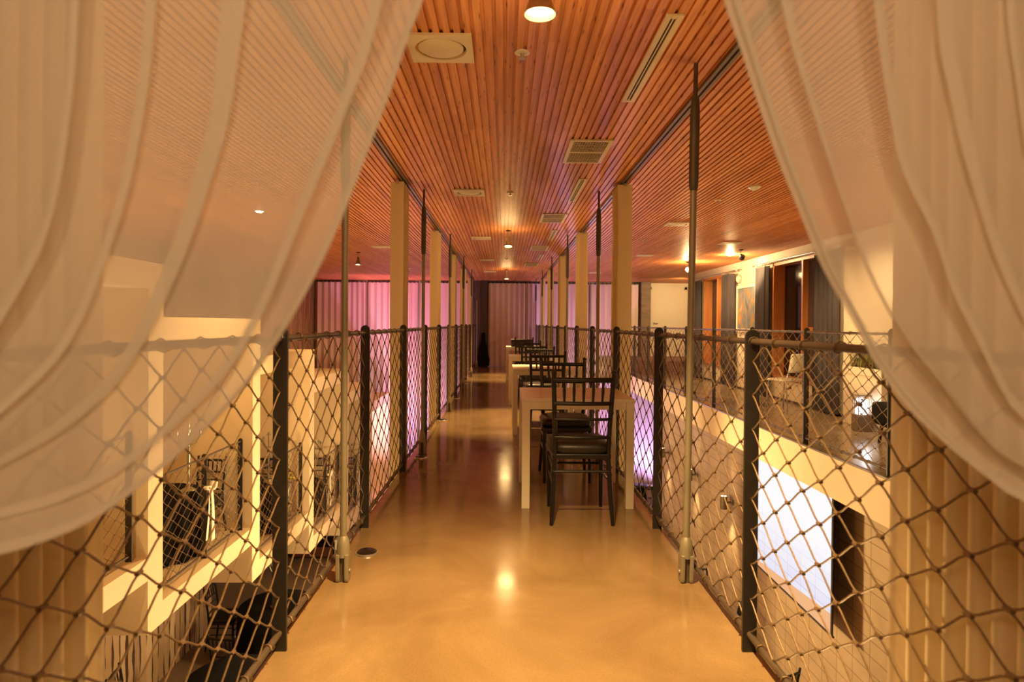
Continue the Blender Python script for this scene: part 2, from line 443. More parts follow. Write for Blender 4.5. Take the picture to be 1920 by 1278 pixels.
# the two gallery windows
def window(name, a, b, dark0, dark1, cat=None):
    f = MB(); t = .055
    x0, x1 = WX0-.03, WX0+.18
    f.box(x0, x1, a, a+t, SILL, HEAD).box(x0, x1, b-t, b, SILL, HEAD)
    f.box(x0, x1, a, b, SILL, SILL+.04).box(x0, x1, a, b, HEAD-t, HEAD)
    r = f.build(name, M['timber'], bevel=.004); struct(r)
    MB().box(x0-.005, x1, dark0-.05, dark0, SILL+.04, HEAD-t).build('window_post', M['timber'], r, bevel=.003)
    MB().box(WX0+.165, WX0+.171, dark0, b-t, SILL+.04, HEAD-t).build('window_pane', M['sash_darkness'], r)  # darkness behind the open sash, put into this sheet's black colour
    p = MB().box(WX0+.05, WX0+.056, a+t, dark0-.05, SILL+.04, HEAD-t)
    p.build('window_pane', M['glass_veil'], r)
    MB().box(WX0+.035, WX0+.065, a+t, dark0-.05, 1.18, 1.235).build('window_rail', M['timber'], r)
    MB().box(WX0-.05, WX0, a-.04, b+.04, HEAD, HEAD+.06).build('window_head', M['cream'], r)
    return r
window('window_1', *W1, 10.0, 10.76)
window('window_2', *W2, 14.0, 14.62)

# ------------------------------------------------------------------ rope-net fences
def net_mb(L, z0, z1, hp=.1025, vp=.0635, r=.0030, sides=5, sub=4, axis='y', x=0, rings=None, y0=0, ferr=True):
    nc = max(2, round(L/hp)); nr = max(2, round((z1-z0)/vp)); h = (z1-z0)/nr; d = L/nc
    rnd = random.Random(int(L*1000)+nr)
    jz = [[rnd.uniform(-.006,.006) if 0 < i < nr else 0 for j in range(nc+1)] for i in range(nr+1)]
    jy = [[rnd.uniform(-.006,.006) if 0 < j < nc else 0 for j in range(nc+1)] for i in range(nr+1)]
    m = MB()
    def node(i, j): return Vector((x, y0+j*d+jy[i][j], z0+i*h+jz[i][j]))
    for i in range(nr):
        pts = []
        for j in range(nc+1):
            lev = i + ((i+j) % 2)
            p = node(lev, j)
            if j > 0:
                q = pts_last
                for s in range(1, sub):
                    t = s/sub; e = .5-.5*math.cos(PI*t); e = .45*e+.55*t
                    pts.append(Vector((x, q.y+(p.y-q.y)*t, q.z+(p.z-q.z)*e)))
            pts.append(p); pts_last = p
        m.tube(pts, r, sides, caps=False)
    if ferr:
        for i in range(1, nr):
            for j in range(nc+1):
                if (i+j) % 2 == 0 and 0 < j < nc:
                    p = node(i, j)
                    m.tube([p-Vector((0,.010,0)), p+Vector((0,.010,0))], .0062, 6)
    if rings:
        for zz, rr, par in rings:
            for j in range(nc+1):
                if j % 2 == par:
                    c = Vector((x, y0+j*d, zz)); ring = []
                    for k in range(9):
                        w = 2*PI*k/8
                        ring.append(c+Vector((math.cos(w)*rr, (k-4)*.004, math.sin(w)*rr)))
                    m.tube(ring, r*.9, 5, caps=False)
    return m

_cache = {}
def linked(key, fn, name, material, parent, loc, smooth=False):
    """parts that repeat share their mesh"""
    if key in _cache:
        o = bpy.data.objects.new(name, _cache[key]); C.objects.link(o); o.location = loc; o.parent = parent; return o
    o = fn().build(name, material, parent, loc, smooth=smooth); _cache[key] = o.data; return o

def post_mb(w=.054, t=.014, h=1.235):
    """flat bar across the rail, its top rounded, rail bolt heads"""
    poly = [(-w/2,0),(w/2,0),(w/2,h-w/2)]
    for k in range(1, 12): poly.append((math.cos(PI*k/12)*w/2, h-w/2+math.sin(PI*k/12)*w/2))
    poly.append((-w/2, h-w/2))
    m = MB().prism(poly, -t/2, t/2, 'y')
    m.tube([(0,-t/2-.006,h-.045),(0,t/2+.006,h-.045)], .018, 10)
    return m

def fence(label, x, ys, z=0, top=1.19, low=.068, group=None, name='fence', H=1.235, posts_at=None, rings=True, pitch=(.1025,.0635), r=.003, sides=5, sub=4, pw=.054, cat='fence'):
    root = thing(name, label, cat, (x, ys[0], z), 0, group)
    y0 = ys[0]
    for y in (posts_at or ys):
        linked(('post', H, pw), lambda: post_mb(pw, .014, H), 'post', M['black_metal'], root, (0, y-y0, 0))
    MB().tube([(0,-.0,top),(0,ys[-1]-y0,top)], .0125, 10).build('top_rail', M['rail_metal'], root, smooth=True)
    MB().tube([(0,-.0,low),(0,ys[-1]-y0,low)], .0125, 10).build('bottom_rail', M['rail_metal'], root, smooth=True)
    for a, b in zip(ys[:-1], ys[1:]):
        L = round(b-a, 4)
        def mk(): return net_mb(L-.02, low+.012, top-.014, pitch[0], pitch[1], r, sides, sub, rings=[(top,.017,0),(low,.017,1)] if rings else None)
        linked(('net', L, low, top, pitch), mk, 'rope_net', M['rope'], root, (0, a-y0+.01, 0), True)
    return root
BY = [-.515+1.4755*k for k in range(14)]
fence('long black-post fence with steel rope net on the walkway edge facing the stepped booths', -.845, BY, group='walkway fences')
fence('long black-post fence with steel rope net on the walkway edge beside the white tables', .95, BY, group='walkway fences')
GY = [-.7+1.485*k for k in range(14)]
fence('black-post rope net fence along the edge of the window gallery across the void', 3.2, GY)
ordb = ['nearest', 'second nearest', 'third nearest', 'fourth nearest', 'fifth nearest']
lab = ['black-post net fence of the booth half hidden by the hanging white voile',
       'black-post net fence of the booth with candelabrum foot and bow, lit beside its cream pier',
       'black-post net fence of the third booth, just behind a near walkway post',
       'black-post net fence of the fourth booth, its table hung with a long bow',
       'black-post net fence of the farthest, lowest booth with a table']
for k in range(5):
    a, b = colF[k]+.12, colN[k+1]-.10
    fence(lab[k], -3.42, [a, (a+b)/2, b], z=fl(k), top=1.16, H=1.2, low=.05, group='booth fences', rings=False, r=.0034, sides=4, sub=3, pw=.06)

# ------------------------------------------------------------------ hanging rods of the walkway
def rod():
    root = thing('hanging_rod', 'x', 'rod', (0,0,0), 0, 'steel rods carrying the walkway')
    z0, z1 = .19, 1.92
    MB().tube([(0,0,z0),(0,0,z1)], .0165, 14).build('pipe', M['galv'], root, smooth=True)
    MB().lathe([(.016,z1-.02),(.022,z1),(.0235,z1+.05),(.0235,z1+.12),(.022,z1+.13),(.0235,z1+.14),(.0235,z1+.36),(.018,z1+.43),(.0105,z1+.44),(.0105,CEIL-.002)], 16).build('turnbuckle', M['galv_dark'], root, smooth=True)
    MB().lathe([(.0165,z0+.03),(.027,z0+.01),(.032,z0-.03),(.032,z0-.07)], 16).build('socket', M['galv'], root, smooth=True)
    # fork with two cheeks and a pin
    f = MB()
    for s in (-1, 1):
        f.prism([(-.030,.018),(-.026,.004),(.026,.004),(.030,.018),(.034,.07),(.032,.135),(-.032,.135),(-.034,.07)], s*.021-.009, s*.021+.009, 'x')
    f.tube([(-.036,0,.05),(.036,0,.05)], .011, 10)
    f.build('fork', M['galv'], root, bevel=.003)
    MB().prism([(-.017,0),(.017,0),(.017,.115),(0,.125),(-.017,.115)], -.010, .010, 'x').build('lug', M['galv_dark'], root)
    return root
r0 = rod()
RL = [('left', -.77, 'on the booth side'), ('right', .895, 'on the window gallery side')]
onum = ['nearest to the white voile', 'second from the white voile', 'third from the white voile', 'fourth from the white voile', 'fifth from the white voile', 'farthest, by the end curtain']
first = True
for s, xx, side in RL:
    for i in range(6):
        y = 3.1+3.0*i
        l = 'slim steel rod %s, %s' % (side, onum[i])
        if first:
            r0.location = (xx, y, 0); r0['label'] = l; first = False
        else:
            q = dup(r0, (xx, y, 0), 0, l)
            if s == 'right' and i == 0: q.rotation_euler = (0, .0100, 0)      # this rod stands a touch out of plumb

# floor discs beside the fence
def disc(loc, label):
    t = thing('floor_uplight', label, 'floor lamp', loc, 0, 'black floor discs')
    MB().lathe([(.055,0),(.055,.010),(.047,.016)], 28, cap1=True).build('housing', M['chair'], t, smooth=True)
    MB().lathe([(.056,.0),(.062,.0),(.060,.008),(.055,.0105)], 28, cap0=False, cap1=False).build('rim', M['alu'], t, smooth=True)
    return t
dl = disc((-.735,3.47,0), 'black floor disc light beside the nearest steel rod on the booth side')
for p, l in (((-.76,5.95,0), 'black floor disc light just beyond the second steel rod on the booth side'),
             ((-.78,8.25,0), 'black floor disc light in the second bright pool on the walkway floor'),
             ((-.79,10.7,0), 'small black floor disc light in the dim stretch past the third steel rod'),
             ((-.79,13.4,0), 'tiny far black floor disc light before the last bright pool')):
    dup(dl, p, 0, l)

# ------------------------------------------------------------------ ceiling fittings
def air_panel(label, group):
    t = thing('air_diffuser', label, 'air vent', (0,0,0), 0, group)
    sq = MB(); n = 40; ro = []; ri = []
    h = .147
    for k in range(n):
        w = 2*PI*k/n; c, s_ = math.cos(w), math.sin(w); q = h/max(abs(c),abs(s_))
        ro.append((c*q, s_*q, -.012)); ri.append((c*.118, s_*.118, -.012))
    rt = [(p[0],p[1],.0) for p in ro]
    rb = [(p[0]*.98,p[1]*.98,.004) for p in ri]
    sq.grid([rt, ro, ri, rb], closed=True).build('plate', M['vent'], t)
    MB().lathe([(.135,.003),(.135,.006)], 40).build('throat', M['vent_dark'], t)
    MB().lathe([(.0,-.014),(.094,-.012),(.104,-.006),(.104,-.002)], 40, cap0=False).build('disc', M['vent'], t, smooth=True)
    return t
ap = air_panel('square cream air diffuser with round disc, largest one beside the voile edge', 'square air diffusers over the walkway')
ap.location = (-.30, 2.96, CEIL)
for y, l in ((6.2,'second square cream air diffuser over the walkway, left of the ceiling spotlights'),(9.5,'third square cream air diffuser over the walkway, beyond the middle spotlight'),(12.7,'fourth square cream air diffuser over the walkway, before the last spotlight'),(15.6,'farthest square cream air diffuser over the walkway')):
    dup(ap, (-.345,y,CEIL), 0, l)
for x_, y, l in ((-2.05,10.7,'cream air diffuser in the pink-lit ceiling beyond the first ivory drape'),(2.16,8.0,'cream air diffuser over the right void, left of the thick steel rod'),(3.45,9.8,'cream air diffuser near the gallery windows, lit orange'),(2.55,11.6,'faint cream air diffuser over the void above the bare bright bulb'),(2.2,15.6,'thin far cream air diffuser over the void near the grey pier'),(-2.3,14.8,'thin far cream air diffuser over the booth side void near the pink curtains')):
    dup(ap, (x_,y,CEIL), 0, l, 'square air diffusers over the voids')
def grille(label):
    t = thing('air_grille', label, 'air vent', (0,0,0), 0, 'cream return grilles over the walkway')
    f = MB(); a, b = .15, .31
    f.box(-a,-a+.03,-b,b,-.012,0).box(a-.03,a,-b,b,-.012,0).box(-a+.03,a-.03,-b,-b+.03,-.012,0).box(-a+.03,a-.03,b-.03,b,-.012,0).box(-a+.03,a-.03,-.010,.010,-.012,0)
    f.build('border', M['vent'], t, bevel=.002)
    s_ = MB()
    for k in range(13):
        xx = -.12+.24*(k+.5)/13; s_.box(xx-.0012,xx+.0012,-.28,.28,-.008,-.001)
    for k in range(14):
        yy = -.28+.56*(k+.5)/14; s_.box(-.12,.12,yy-.0018,yy+.0018,-.009,-.001)
    s_.build('louvre', M['vent'], t)
    MB().box(-.12,.12,-.28,.28,-.0008,-.0002).build('backing', M['vent_dark'], t)
    return t
gr = grille('largest cream egg-crate air grille on the slatted ceiling')
gr.location = (.595,4.7,CEIL)
for y, l in ((7.65,'second cream egg-crate air grille on the slatted ceiling'),(10.65,'third cream egg-crate air grille on the slatted ceiling'),(13.65,'farthest cream egg-crate air grille on the slatted ceiling')):
    dup(gr, (.575,y,CEIL), 0, l)
def slot(label):
    t = thing('slot_diffuser', label, 'air vent', (0,0,0), 0, 'long slot air diffusers over the walkway')
    f = MB(); f.box(-.038,-.012,-.51,.51,-.010,0).box(.012,.038,-.51,.51,-.010,0).box(-.012,.012,-.51,-.48,-.010,0).box(-.012,.012,.48,.51,-.010,0)
    f.build('border', M['vent'], t, bevel=.002)
    MB().box(-.012,.012,-.48,.48,-.0010,-.0002).build('slot', M['vent_dark'], t)
    MB().box(-.003,.003,-.48,.48,-.007,-.002).build('blade', M['vent'], t)
    return t
sl = slot('nearest long cream slot diffuser with dark slit, beside the right voile'); sl.location = (.69,3.12,CEIL)
for y, l in ((6.08,'second long cream slot diffuser, beyond the largest egg-crate grille'),(9.12,'third long cream slot diffuser, between the second and third grilles'),(12.1,'farthest long cream slot diffuser near the end of the ceiling')):
    dup(sl, (.68,y,CEIL), 0, l)
def sprinkler(label):
    t = thing('sprinkler', label, 'sprinkler', (0,0,0), 0, 'ceiling sprinklers')
    MB().lathe([(.034,0),(.036,-.006),(.020,-.010)], 20, cap1=True).build('escutcheon', M['white'], t, smooth=True)
    MB().lathe([(.008,-.008),(.008,-.026),(.019,-.028),(.019,-.031)], 14).build('head', M['alu'], t, smooth=True)
    return t
spk = sprinkler('small round white sprinkler just beyond the big ceiling spotlight'); spk.location = (.075,3.0,CEIL)
for p, l in (((.05,6.2,CEIL),'second small sprinkler in line above the walkway, before the middle spotlight'),((.04,9.5,CEIL),'small sprinkler just beyond the middle spotlight'),((.04,12.4,CEIL),'far small sprinkler before the last spotlight'),
             ((2.15,6.45,CEIL),'small sprinkler beyond the smoke detector'),((3.42,10.2,CEIL),'small sprinkler in front of the gallery track spotlight'),((2.1,9.6,CEIL),'small sprinkler over the void beyond the second ivory drape'),((-2.62,9.2,CEIL),'small sprinkler in the pink ceiling above the hanging spotlight')):
    dup(spk, p, 0, l)
sd = thing('smoke_detector', 'white domed smoke detector on the slats over the gallery void', 'smoke detector', (2.26,5.78,CEIL))
MB().lathe([(.055,0),(.055,-.018),(.040,-.030),(.022,-.042),(.0,-.044)], 28, cap1=False).build('dome', M['white'], sd, smooth=True)
MB().lathe([(.030,-.030),(.032,-.036)], 20, cap0=False, cap1=False).build('sensor_ring', M['vent_dark'], sd)

def spotlight(loc, label, tilt=(0,0), group='hanging ceiling spotlights', scale=1.0, dark=False, glow='bulb'):
    """ceiling mount, stem with a knuckle, flared shade, bright mouth"""
    t = thing('ceiling_spotlight', label, 'ceiling lamp', loc, 0, group)
    t.scale = (scale,)*3
    MB().lathe([(.035,0),(.035,-.012),(.008,-.016)], 20).build('mount', M['black_metal'], t, smooth=True)
    MB().tube([(0,0,-.012),(0,0,-.085)], .006, 8).tube([(-.018,0,-.085),(.018,0,-.085)], .010, 10).build('stem', M['alu'], t, smooth=True)
    T = Matrix.Translation((0,0,-.085)) @ Matrix.Rotation(tilt[1],4,'Z') @ Matrix.Rotation(tilt[0],4,'X')
    sh = MB().lathe([(.018,.0),(.020,-.03),(.026,-.065),(.045,-.12),(.055,-.145),(.052,-.146),(.042,-.12)], 32, M=T, cap1=False).build('lamp_shade', M['shade_dark' if dark else 'shade'], t, smooth=True)
    MB().lathe([(.0,-.132),(.043,-.132),(.045,-.126)], 28, M=T, cap0=False, cap1=True).build('bulb', M[glow], sh, smooth=True)
    return t, T
# three over the walkway
spotlight((.113,2.16,CEIL), 'big bright ceiling spotlight at the top between the voile curtains')
spotlight((.05,8.7,CEIL), 'middle ceiling spotlight over the walkway with a tilted bright mouth', (R(-14),0))
spotlight((.05,14.9,CEIL), 'farthest small ceiling spotlight in front of the end curtain', (R(-8),0))
spotlight((-2.64,11.6,CEIL), 'ceiling spotlight in the pink ceiling over the booth side void', (R(-8),0))
spotlight((3.95,10.65,CEIL), 'ceiling spotlight turned towards the glaring gallery wall', (R(78),R(-25)), dark=True)
spotlight((3.70,12.87,CEIL), 'glaring ceiling spotlight turned to face the walkway, beside the thick steel rod', (R(-60),R(-16)), glow='downlight')
def downlight(loc, label):
    t = thing('downlight', label, 'ceiling lamp', loc, 0, 'glowing round downlights')
    MB().lathe([(.062,0),(.062,-.008),(.045,-.010)], 24, cap1=True).build('rim', M['cream'], t, smooth=True)
    MB().lathe([(.044,-.0102),(.030,-.022),(.0,-.026)], 24, cap1=False).build('bulb', M['downlight'], t, smooth=True)
    return t
dn = downlight((-2.80,7.35,CEIL), 'glowing round downlight seen through the left white voile')
dup(dn, (4.03,11.4,CEIL), 0, 'glowing round downlight in front of the gallery window wall')

# curtain tracks along the walkway
for xx, l in ((-.89,'twin silver curtain track over the walkway edge facing the booths'),(1.055,'twin silver curtain track over the walkway edge facing the window gallery')):
    t = thing('curtain_track', l, 'curtain track', (xx,.5,CEIL), 0, 'ceiling curtain tracks')
    for s in (-1,1):
        MB().box(s*.016-.009,s*.016+.009,0,18.2,-.020,0).build('channel', M['track'], t)
# ------------------------------------------------------------------ ivory drapes bunched on the tracks
def stack_mb(length, half, n, z0, z1, seed):
    rnd = random.Random(seed); path = []
    amp = [half*rnd.uniform(.86,1) for _ in range(n+1)]
    for k in range(n):
        for s in range(8):
            t = s/8; e = .5-.5*math.cos(PI*t)
            a = amp[k]*(1 if k % 2 == 0 else -1); b = amp[k+1]*(1 if (k+1) % 2 == 0 else -1)
            path.append((a+(b-a)*e, (k+t*.9+.05)*length/n))
    path.append((amp[n]*(1 if n % 2 == 0 else -1), length))
    rows = []
    zs = [z1, z1-.05, z1-.055, z1-.4, z1-1.0, z1-1.8, (z0+z1)/2-.6, z0]
    for i, z in enumerate(zs):
        f = 1.0 + (.03 if i < 2 else 0) + .02*math.sin(i*1.7+seed)
        sh = .008*math.sin(i*1.3+seed*2)
        rows.append([(px*f, py + sh*(1 if i > 2 else 0), z) for px, py in path])
    return MB().grid(rows)
def drape(loc, label, length=.34, half=.066, n=9, seed=1, z0=-3.7):
    t = thing('drape', label, 'curtain', loc, 0, 'ivory drapes bunched along the walkway')
    stack_mb(length, half, n, z0, CEIL-.03, seed).build('cloth', M['drape'], t, smooth=True, angle=180)
    MB().box(-.012,.012,.01,length-.01,CEIL-.045,CEIL-.018).build('carrier', M['alu'], t)
    return t
onm = ['nearest', 'second', 'third', 'fourth', 'fifth']
for i in range(5):
    y = 5.62+2.965*i
    drape((-.945,y,0), '%s tall ivory drape behind the walkway fence facing the booths' % onm[i], seed=3+i)
    drape((1.062,y+.02,0), '%s tall ivory drape behind the walkway fence beside the tables' % onm[i], seed=13+i, half=.068)
drape((-.945,.80,0), 'wide ivory drape close by behind the net below the left white voile', .634, .064, 20, 31)
drape((1.062,.85,0), 'wide ivory drape close by behind the net below the right white voile', .79, .066, 23, 37)

# ------------------------------------------------------------------ white voile tied back left and right
SHEER_L = [
  (0, [(0.087, 2.49), (0.009, 2.034), (-0.033, 1.794), (-0.081, 1.614), (-0.102, 1.56), (-0.123, 1.494), (-0.147, 1.428), (-0.171, 1.362), (-0.201, 1.296), (-0.24, 1.23), (-0.279, 1.176), (-0.327, 1.122), (-0.387, 1.068), (-0.447, 1.023), (-0.507, 0.996), (-0.567, 0.98), (-0.699, 0.963), (-0.798, 0.963)]),
  (0.2, [(-0.027, 2.49), (-0.087, 1.974), (-0.147, 1.614), (-0.183, 1.494), (-0.231, 1.374), (-0.279, 1.254), (-0.327, 1.182), (-0.417, 1.098), (-0.495, 1.056), (-0.567, 1.035), (-0.699, 0.99), (-0.798, 0.969)]),
  (0.45, [(-0.207, 2.49), (-0.267, 1.914), (-0.303, 1.614), (-0.318, 1.494), (-0.333, 1.434), (-0.369, 1.326), (-0.429, 1.2), (-0.495, 1.134), (-0.567, 1.089), (-0.699, 1.014), (-0.798, 0.975)]),
  (0.7, [(-0.369, 2.49), (-0.405, 1.914), (-0.417, 1.614), (-0.426, 1.494), (-0.447, 1.374), (-0.495, 1.242), (-0.567, 1.158), (-0.699, 1.05), (-0.798, 0.981)]),
  (0.85, [(-0.477, 2.49), (-0.501, 1.914), (-0.507, 1.614), (-0.513, 1.494), (-0.531, 1.374), (-0.567, 1.302), (-0.657, 1.158), (-0.798, 0.987)]),
  (1, [(-0.657, 2.49), (-0.663, 1.614), (-0.687, 1.374), (-0.747, 1.164), (-0.798, 0.993)]),
]
SHEER_R = [
  (0, [(0.067, 2.49), (0.157, 2.121), (0.203, 1.855), (0.257, 1.655), (0.28, 1.595), (0.303, 1.528), (0.33, 1.455), (0.357, 1.395), (0.39, 1.321), (0.427, 1.261), (0.463, 1.195), (0.503, 1.141), (0.557, 1.095), (0.603, 1.061), (0.65, 1.028), (0.803, 0.975), (0.91, 0.948)]),
  (0.22, [(0.203, 2.49), (0.29, 1.988), (0.35, 1.655), (0.393, 1.509), (0.432, 1.394), (0.467, 1.306), (0.51, 1.236), (0.557, 1.177), (0.604, 1.116), (0.65, 1.081), (0.803, 1.001), (0.91, 0.955)]),
  (0.5, [(0.383, 2.49), (0.437, 1.988), (0.461, 1.655), (0.479, 1.524), (0.497, 1.446), (0.537, 1.368), (0.56, 1.301), (0.595, 1.233), (0.627, 1.172), (0.65, 1.145), (0.79, 1.035), (0.91, 0.961)]),
  (0.8, [(0.537, 2.49), (0.557, 1.988), (0.568, 1.655), (0.591, 1.537), (0.615, 1.433), (0.647, 1.341), (0.707, 1.228), (0.837, 1.068), (0.91, 0.968)]),
  (1, [(0.69, 2.49), (0.693, 1.988), (0.697, 1.655), (0.71, 1.455), (0.77, 1.255), (0.87, 1.088), (0.91, 0.975)]),
]

def polyline(pts, n):
    """Catmull-Rom through pts, n even samples by length"""
    dense = []
    P_ = [pts[0]] + list(pts) + [pts[-1]]
    for i in range(1, len(P_)-2):
        p0, p1, p2, p3 = [Vector(q).to_2d() for q in P_[i-1:i+3]]
        for s in range(12):
            t = s/12
            dense.append(.5*((2*p1)+(-p0+p2)*t+(2*p0-5*p1+4*p2-p3)*t*t+(-p0+3*p1-3*p2+p3)*t**3))
    dense.append(Vector(pts[-1]).to_2d())
    L = [0]
    for a, b in zip(dense[:-1], dense[1:]): L.append(L[-1]+(b-a).length)
    out, j = [], 0
    for k in range(n):
        s = L[-1]*k/(n-1)
        while j < len(L)-2 and L[j+1] < s: j += 1
        f = (s-L[j])/max(1e-9, L[j+1]-L[j])
        out.append(dense[j].lerp(dense[j+1], min(1,max(0,f))))
    return out
def voile(name, strands, folds, y, label, seed):
    NV, NU = 72, 220
    S = [(u, polyline(p, NV)) for u, p in strands]
    us = [s[0] for s in S]
    def at(u, v):
        u = min(1, max(0, u))
        i = 0
        while i < len(us)-2 and us[i+1] < u: i += 1
        # smooth interpolation across the strands
        j0, j3 = max(0, i-1), min(len(us)-1, i+2)
        t = (u-us[i])/(us[i+1]-us[i])
        p0, p1, p2, p3 = S[j0][1][v], S[i][1][v], S[i+1][1][v], S[j3][1][v]
        m1 = (p2-p0)/max(1e-6, us[i+1]-us[j0])*(us[i+1]-us[i]); m2 = (p3-p1)/max(1e-6, us[j3]-us[i])*(us[i+1]-us[i])
        h = t*t*t; q = t*t
        return p1*(2*h-3*q+1)+m1*(h-2*q+t)+p2*(-2*h+3*q)+m2*(h-q)
    rnd = random.Random(seed)
    # each fold: centre, half width of the turn-over, strength
    rows = []
    for v in range(NV):
        f = v/(NV-1); row = []
        for k in range(NU):
            s = k/(NU-1)
            u, dep = s, 0
            for c, wd, st in folds:
                x = (s-c)/wd
                g = math.exp(-x*x*.9)
                u -= st*wd*x*g*2.2           # folds the cloth back over itself near c
                dep += -.009*math.tanh(x*2.0)*g*st*1.2
            dep += .010*math.sin(9*s+2.2*f+seed)+.006*math.sin(23*s-3*f)
            u += .004*math.sin(5*f+11*s+seed)
            p = at(u, v)
            row.append((p.x, y+dep*(1-.25*f), p.y))
        rows.append(row)
    t = thing(name, label, 'curtain', (0,y,0), 0, 'white voile curtains tied back')
    MB().grid([[(a, b-y, c) for a, b, c in r] for r in rows]).build('cloth', M['sheer'], t, smooth=True, angle=180)
    # rolled hem along the free edge
    MB().tube([(r[0][0], r[0][1]-y, r[0][2]) for r in rows], .0022, 5).build('hem', M['sheer'], t, smooth=True)
    e = rows[-1]
    tie = MB()
    xs = [p[0] for p in e]; zs = [p[2] for p in e]
    cx, cz = sum(xs)/len(xs), sum(zs)/len(zs)
    ring = []
    for k in range(17):
        w_ = 2*PI*k/16; ring.append((cx, .030*math.cos(w_), cz+.045*math.sin(w_)))
    tie.tube(ring, .007, 8, caps=False)
    tie.build('tie_back', M['ribbon'], t, smooth=True)
    MB().tube([(min(p[0] for p in rows[0])-.02,0,CEIL-.022),(max(p[0] for p in rows[0])+.02,0,CEIL-.022)], .010, 8).build('curtain_rod', M['alu'], t, smooth=True)
    return t
FL = [(.05,.055,1.05),(.19,.055,1.1),(.46,.065,1.15),(.66,.060,1.1),(.80,.06,1.0),(.93,.05,1.0)]
FR = [(.055,.060,1.05),(.23,.060,1.1),(.50,.075,1.15),(.76,.075,1.1),(.93,.05,1.0)]
voile('voile_curtain', SHEER_L, FL, .72, 'sheer white voile swept aside in front of the stepped booths', 2)
voile('voile_curtain', SHEER_R, FR, .80, 'sheer white voile swept aside in front of the window gallery', 5)

# ------------------------------------------------------------------ curtains of the end wall
def pleated(x0, x1, z0, z1, pitch, amp, seed, flare=.0):
    rnd = random.Random(seed); n = int((x1-x0)/pitch*14)
    ph = rnd.uniform(0,6); rows = []
    zs = [z1, z1-.06, z1-.3, z1-.9, (z0+z1)/2, z0+.4, z0]
    for i, z in enumerate(zs):
        row = []
        fz = i/(len(zs)-1)
        for k in range(n+1):
            s = k/n; xx = x0+(x1-x0)*s
            w_ = 2*PI*xx/pitch+ph+1.1*math.sin(xx*3.1+seed)+.35*fz*math.sin(xx*7+seed*3)
            a = amp*(.7+.3*math.sin(xx*2.3+seed))*(.6+.4*min(1,fz*2))
            row.append((xx-x0+.35*a*math.sin(2*w_)+flare*fz*(s-.5), a*math.sin(w_), z))
        rows.append(row)
    return MB().grid(rows)
def end_curtain(x0, x1, z0, z1, y, label, seed, pitch=.17, amp=.045, group='pale curtains of the end wall', flare=0):
    t = thing('end_curtain', label, 'curtain', (x0,y,0), 0, group)
    pleated(x0, x1, z0, z1, pitch, amp, seed, flare).build('cloth', M['end_curtain'], t, smooth=True, angle=180)
    r = MB().tube([(-.02,0,z1+.025),(x1-x0+.02,0,z1+.025)], .012, 8)
    r.build('curtain_rod', M['black_metal'], t, smooth=True)
    q = int((x1-x0)/.11)
    for k in range(q+1):
        linked(('hook',), lambda: MB().box(-.012,.012,-.008,.008,-.01,.045), 'hook', M['black_metal'], t, ((x1-x0)*k/q, 0, z1))
    return t
ZT = CEIL-.07
end_curtain(-5.55,-4.12,LOW+.02,ZT,19.05,'pink-lit floor-long curtain next to the upper plank wall',1)
end_curtain(-4.03,-2.56,LOW+.02,ZT,19.05,'pink-lit floor-long curtain behind the thick steel rod of the booth side',2)
end_curtain(-2.47,-1.03,LOW+.02,ZT,19.05,'violet-lit floor-long curtain behind the ivory drapes of the booth side',3)
end_curtain(-.46,.62,.004,ZT,18.95,'pale rose curtain closing the end of the walkway beside the dark pier',4,.16,.05)
end_curtain(.64,1.0,.004,ZT,18.98,'narrow violet-lit curtain strip at the end of the walkway behind the tables',5,.12,.05)
end_curtain(1.03,2.5,LOW+.02,ZT,19.05,'violet-lit floor-long curtain behind the ivory drapes of the table side',6)
end_curtain(2.58,4.0,.32,ZT,19.05,'warm pale curtain beside the grey concrete pier',7)
end_curtain(2.52,5.9,LOW+.02,-.45,18.6,'glowing lavender curtain under the window gallery',8)

# ------------------------------------------------------------------ white tables and black ballroom chairs
def table(label, loc):
    t = thing('parsons_table', label, 'table', loc, 0, 'white tables along the walkway')
    a, b, h = .381, .381, .747
    MB().box(-a,a,-b,b,h-.022,h).build('table_top', M['white'], t, bevel=.002)
    ap_ = MB()
    for s in (-1,1):
        ap_.box(-a+.055,a-.055,s*(b-.004)-(.022 if s > 0 else 0),s*(b-.004)+(.022 if s < 0 else 0),h-.074,h-.023)
        ap_.box(s*(a-.004)-(.022 if s > 0 else 0),s*(a-.004)+(.022 if s < 0 else 0),-b+.055,b-.055,h-.074,h-.023)
    ap_.build('apron', M['white'], t, bevel=.0015)
    for sx in (-1,1):
        for sy in (-1,1):
            x0 = sx*(a-.0275); y0 = sy*(b-.0275)
            MB().box(x0-.027,x0+.027,y0-.027,y0+.027,0,h-.0225).build('leg', M['white'], t, bevel=.002)
    return t
t0 = table('nearest white table with a black chair drawn up to it', (.508,4.70,0))
for p, l in (((.485,7.58,0),'second white table from the voile, behind the nearest one'),((.46,10.26,0),'third white table from the voile'),((.43,14.35,0),'farthest white table with a black case on top')):
    dup(t0, p, 0, l)

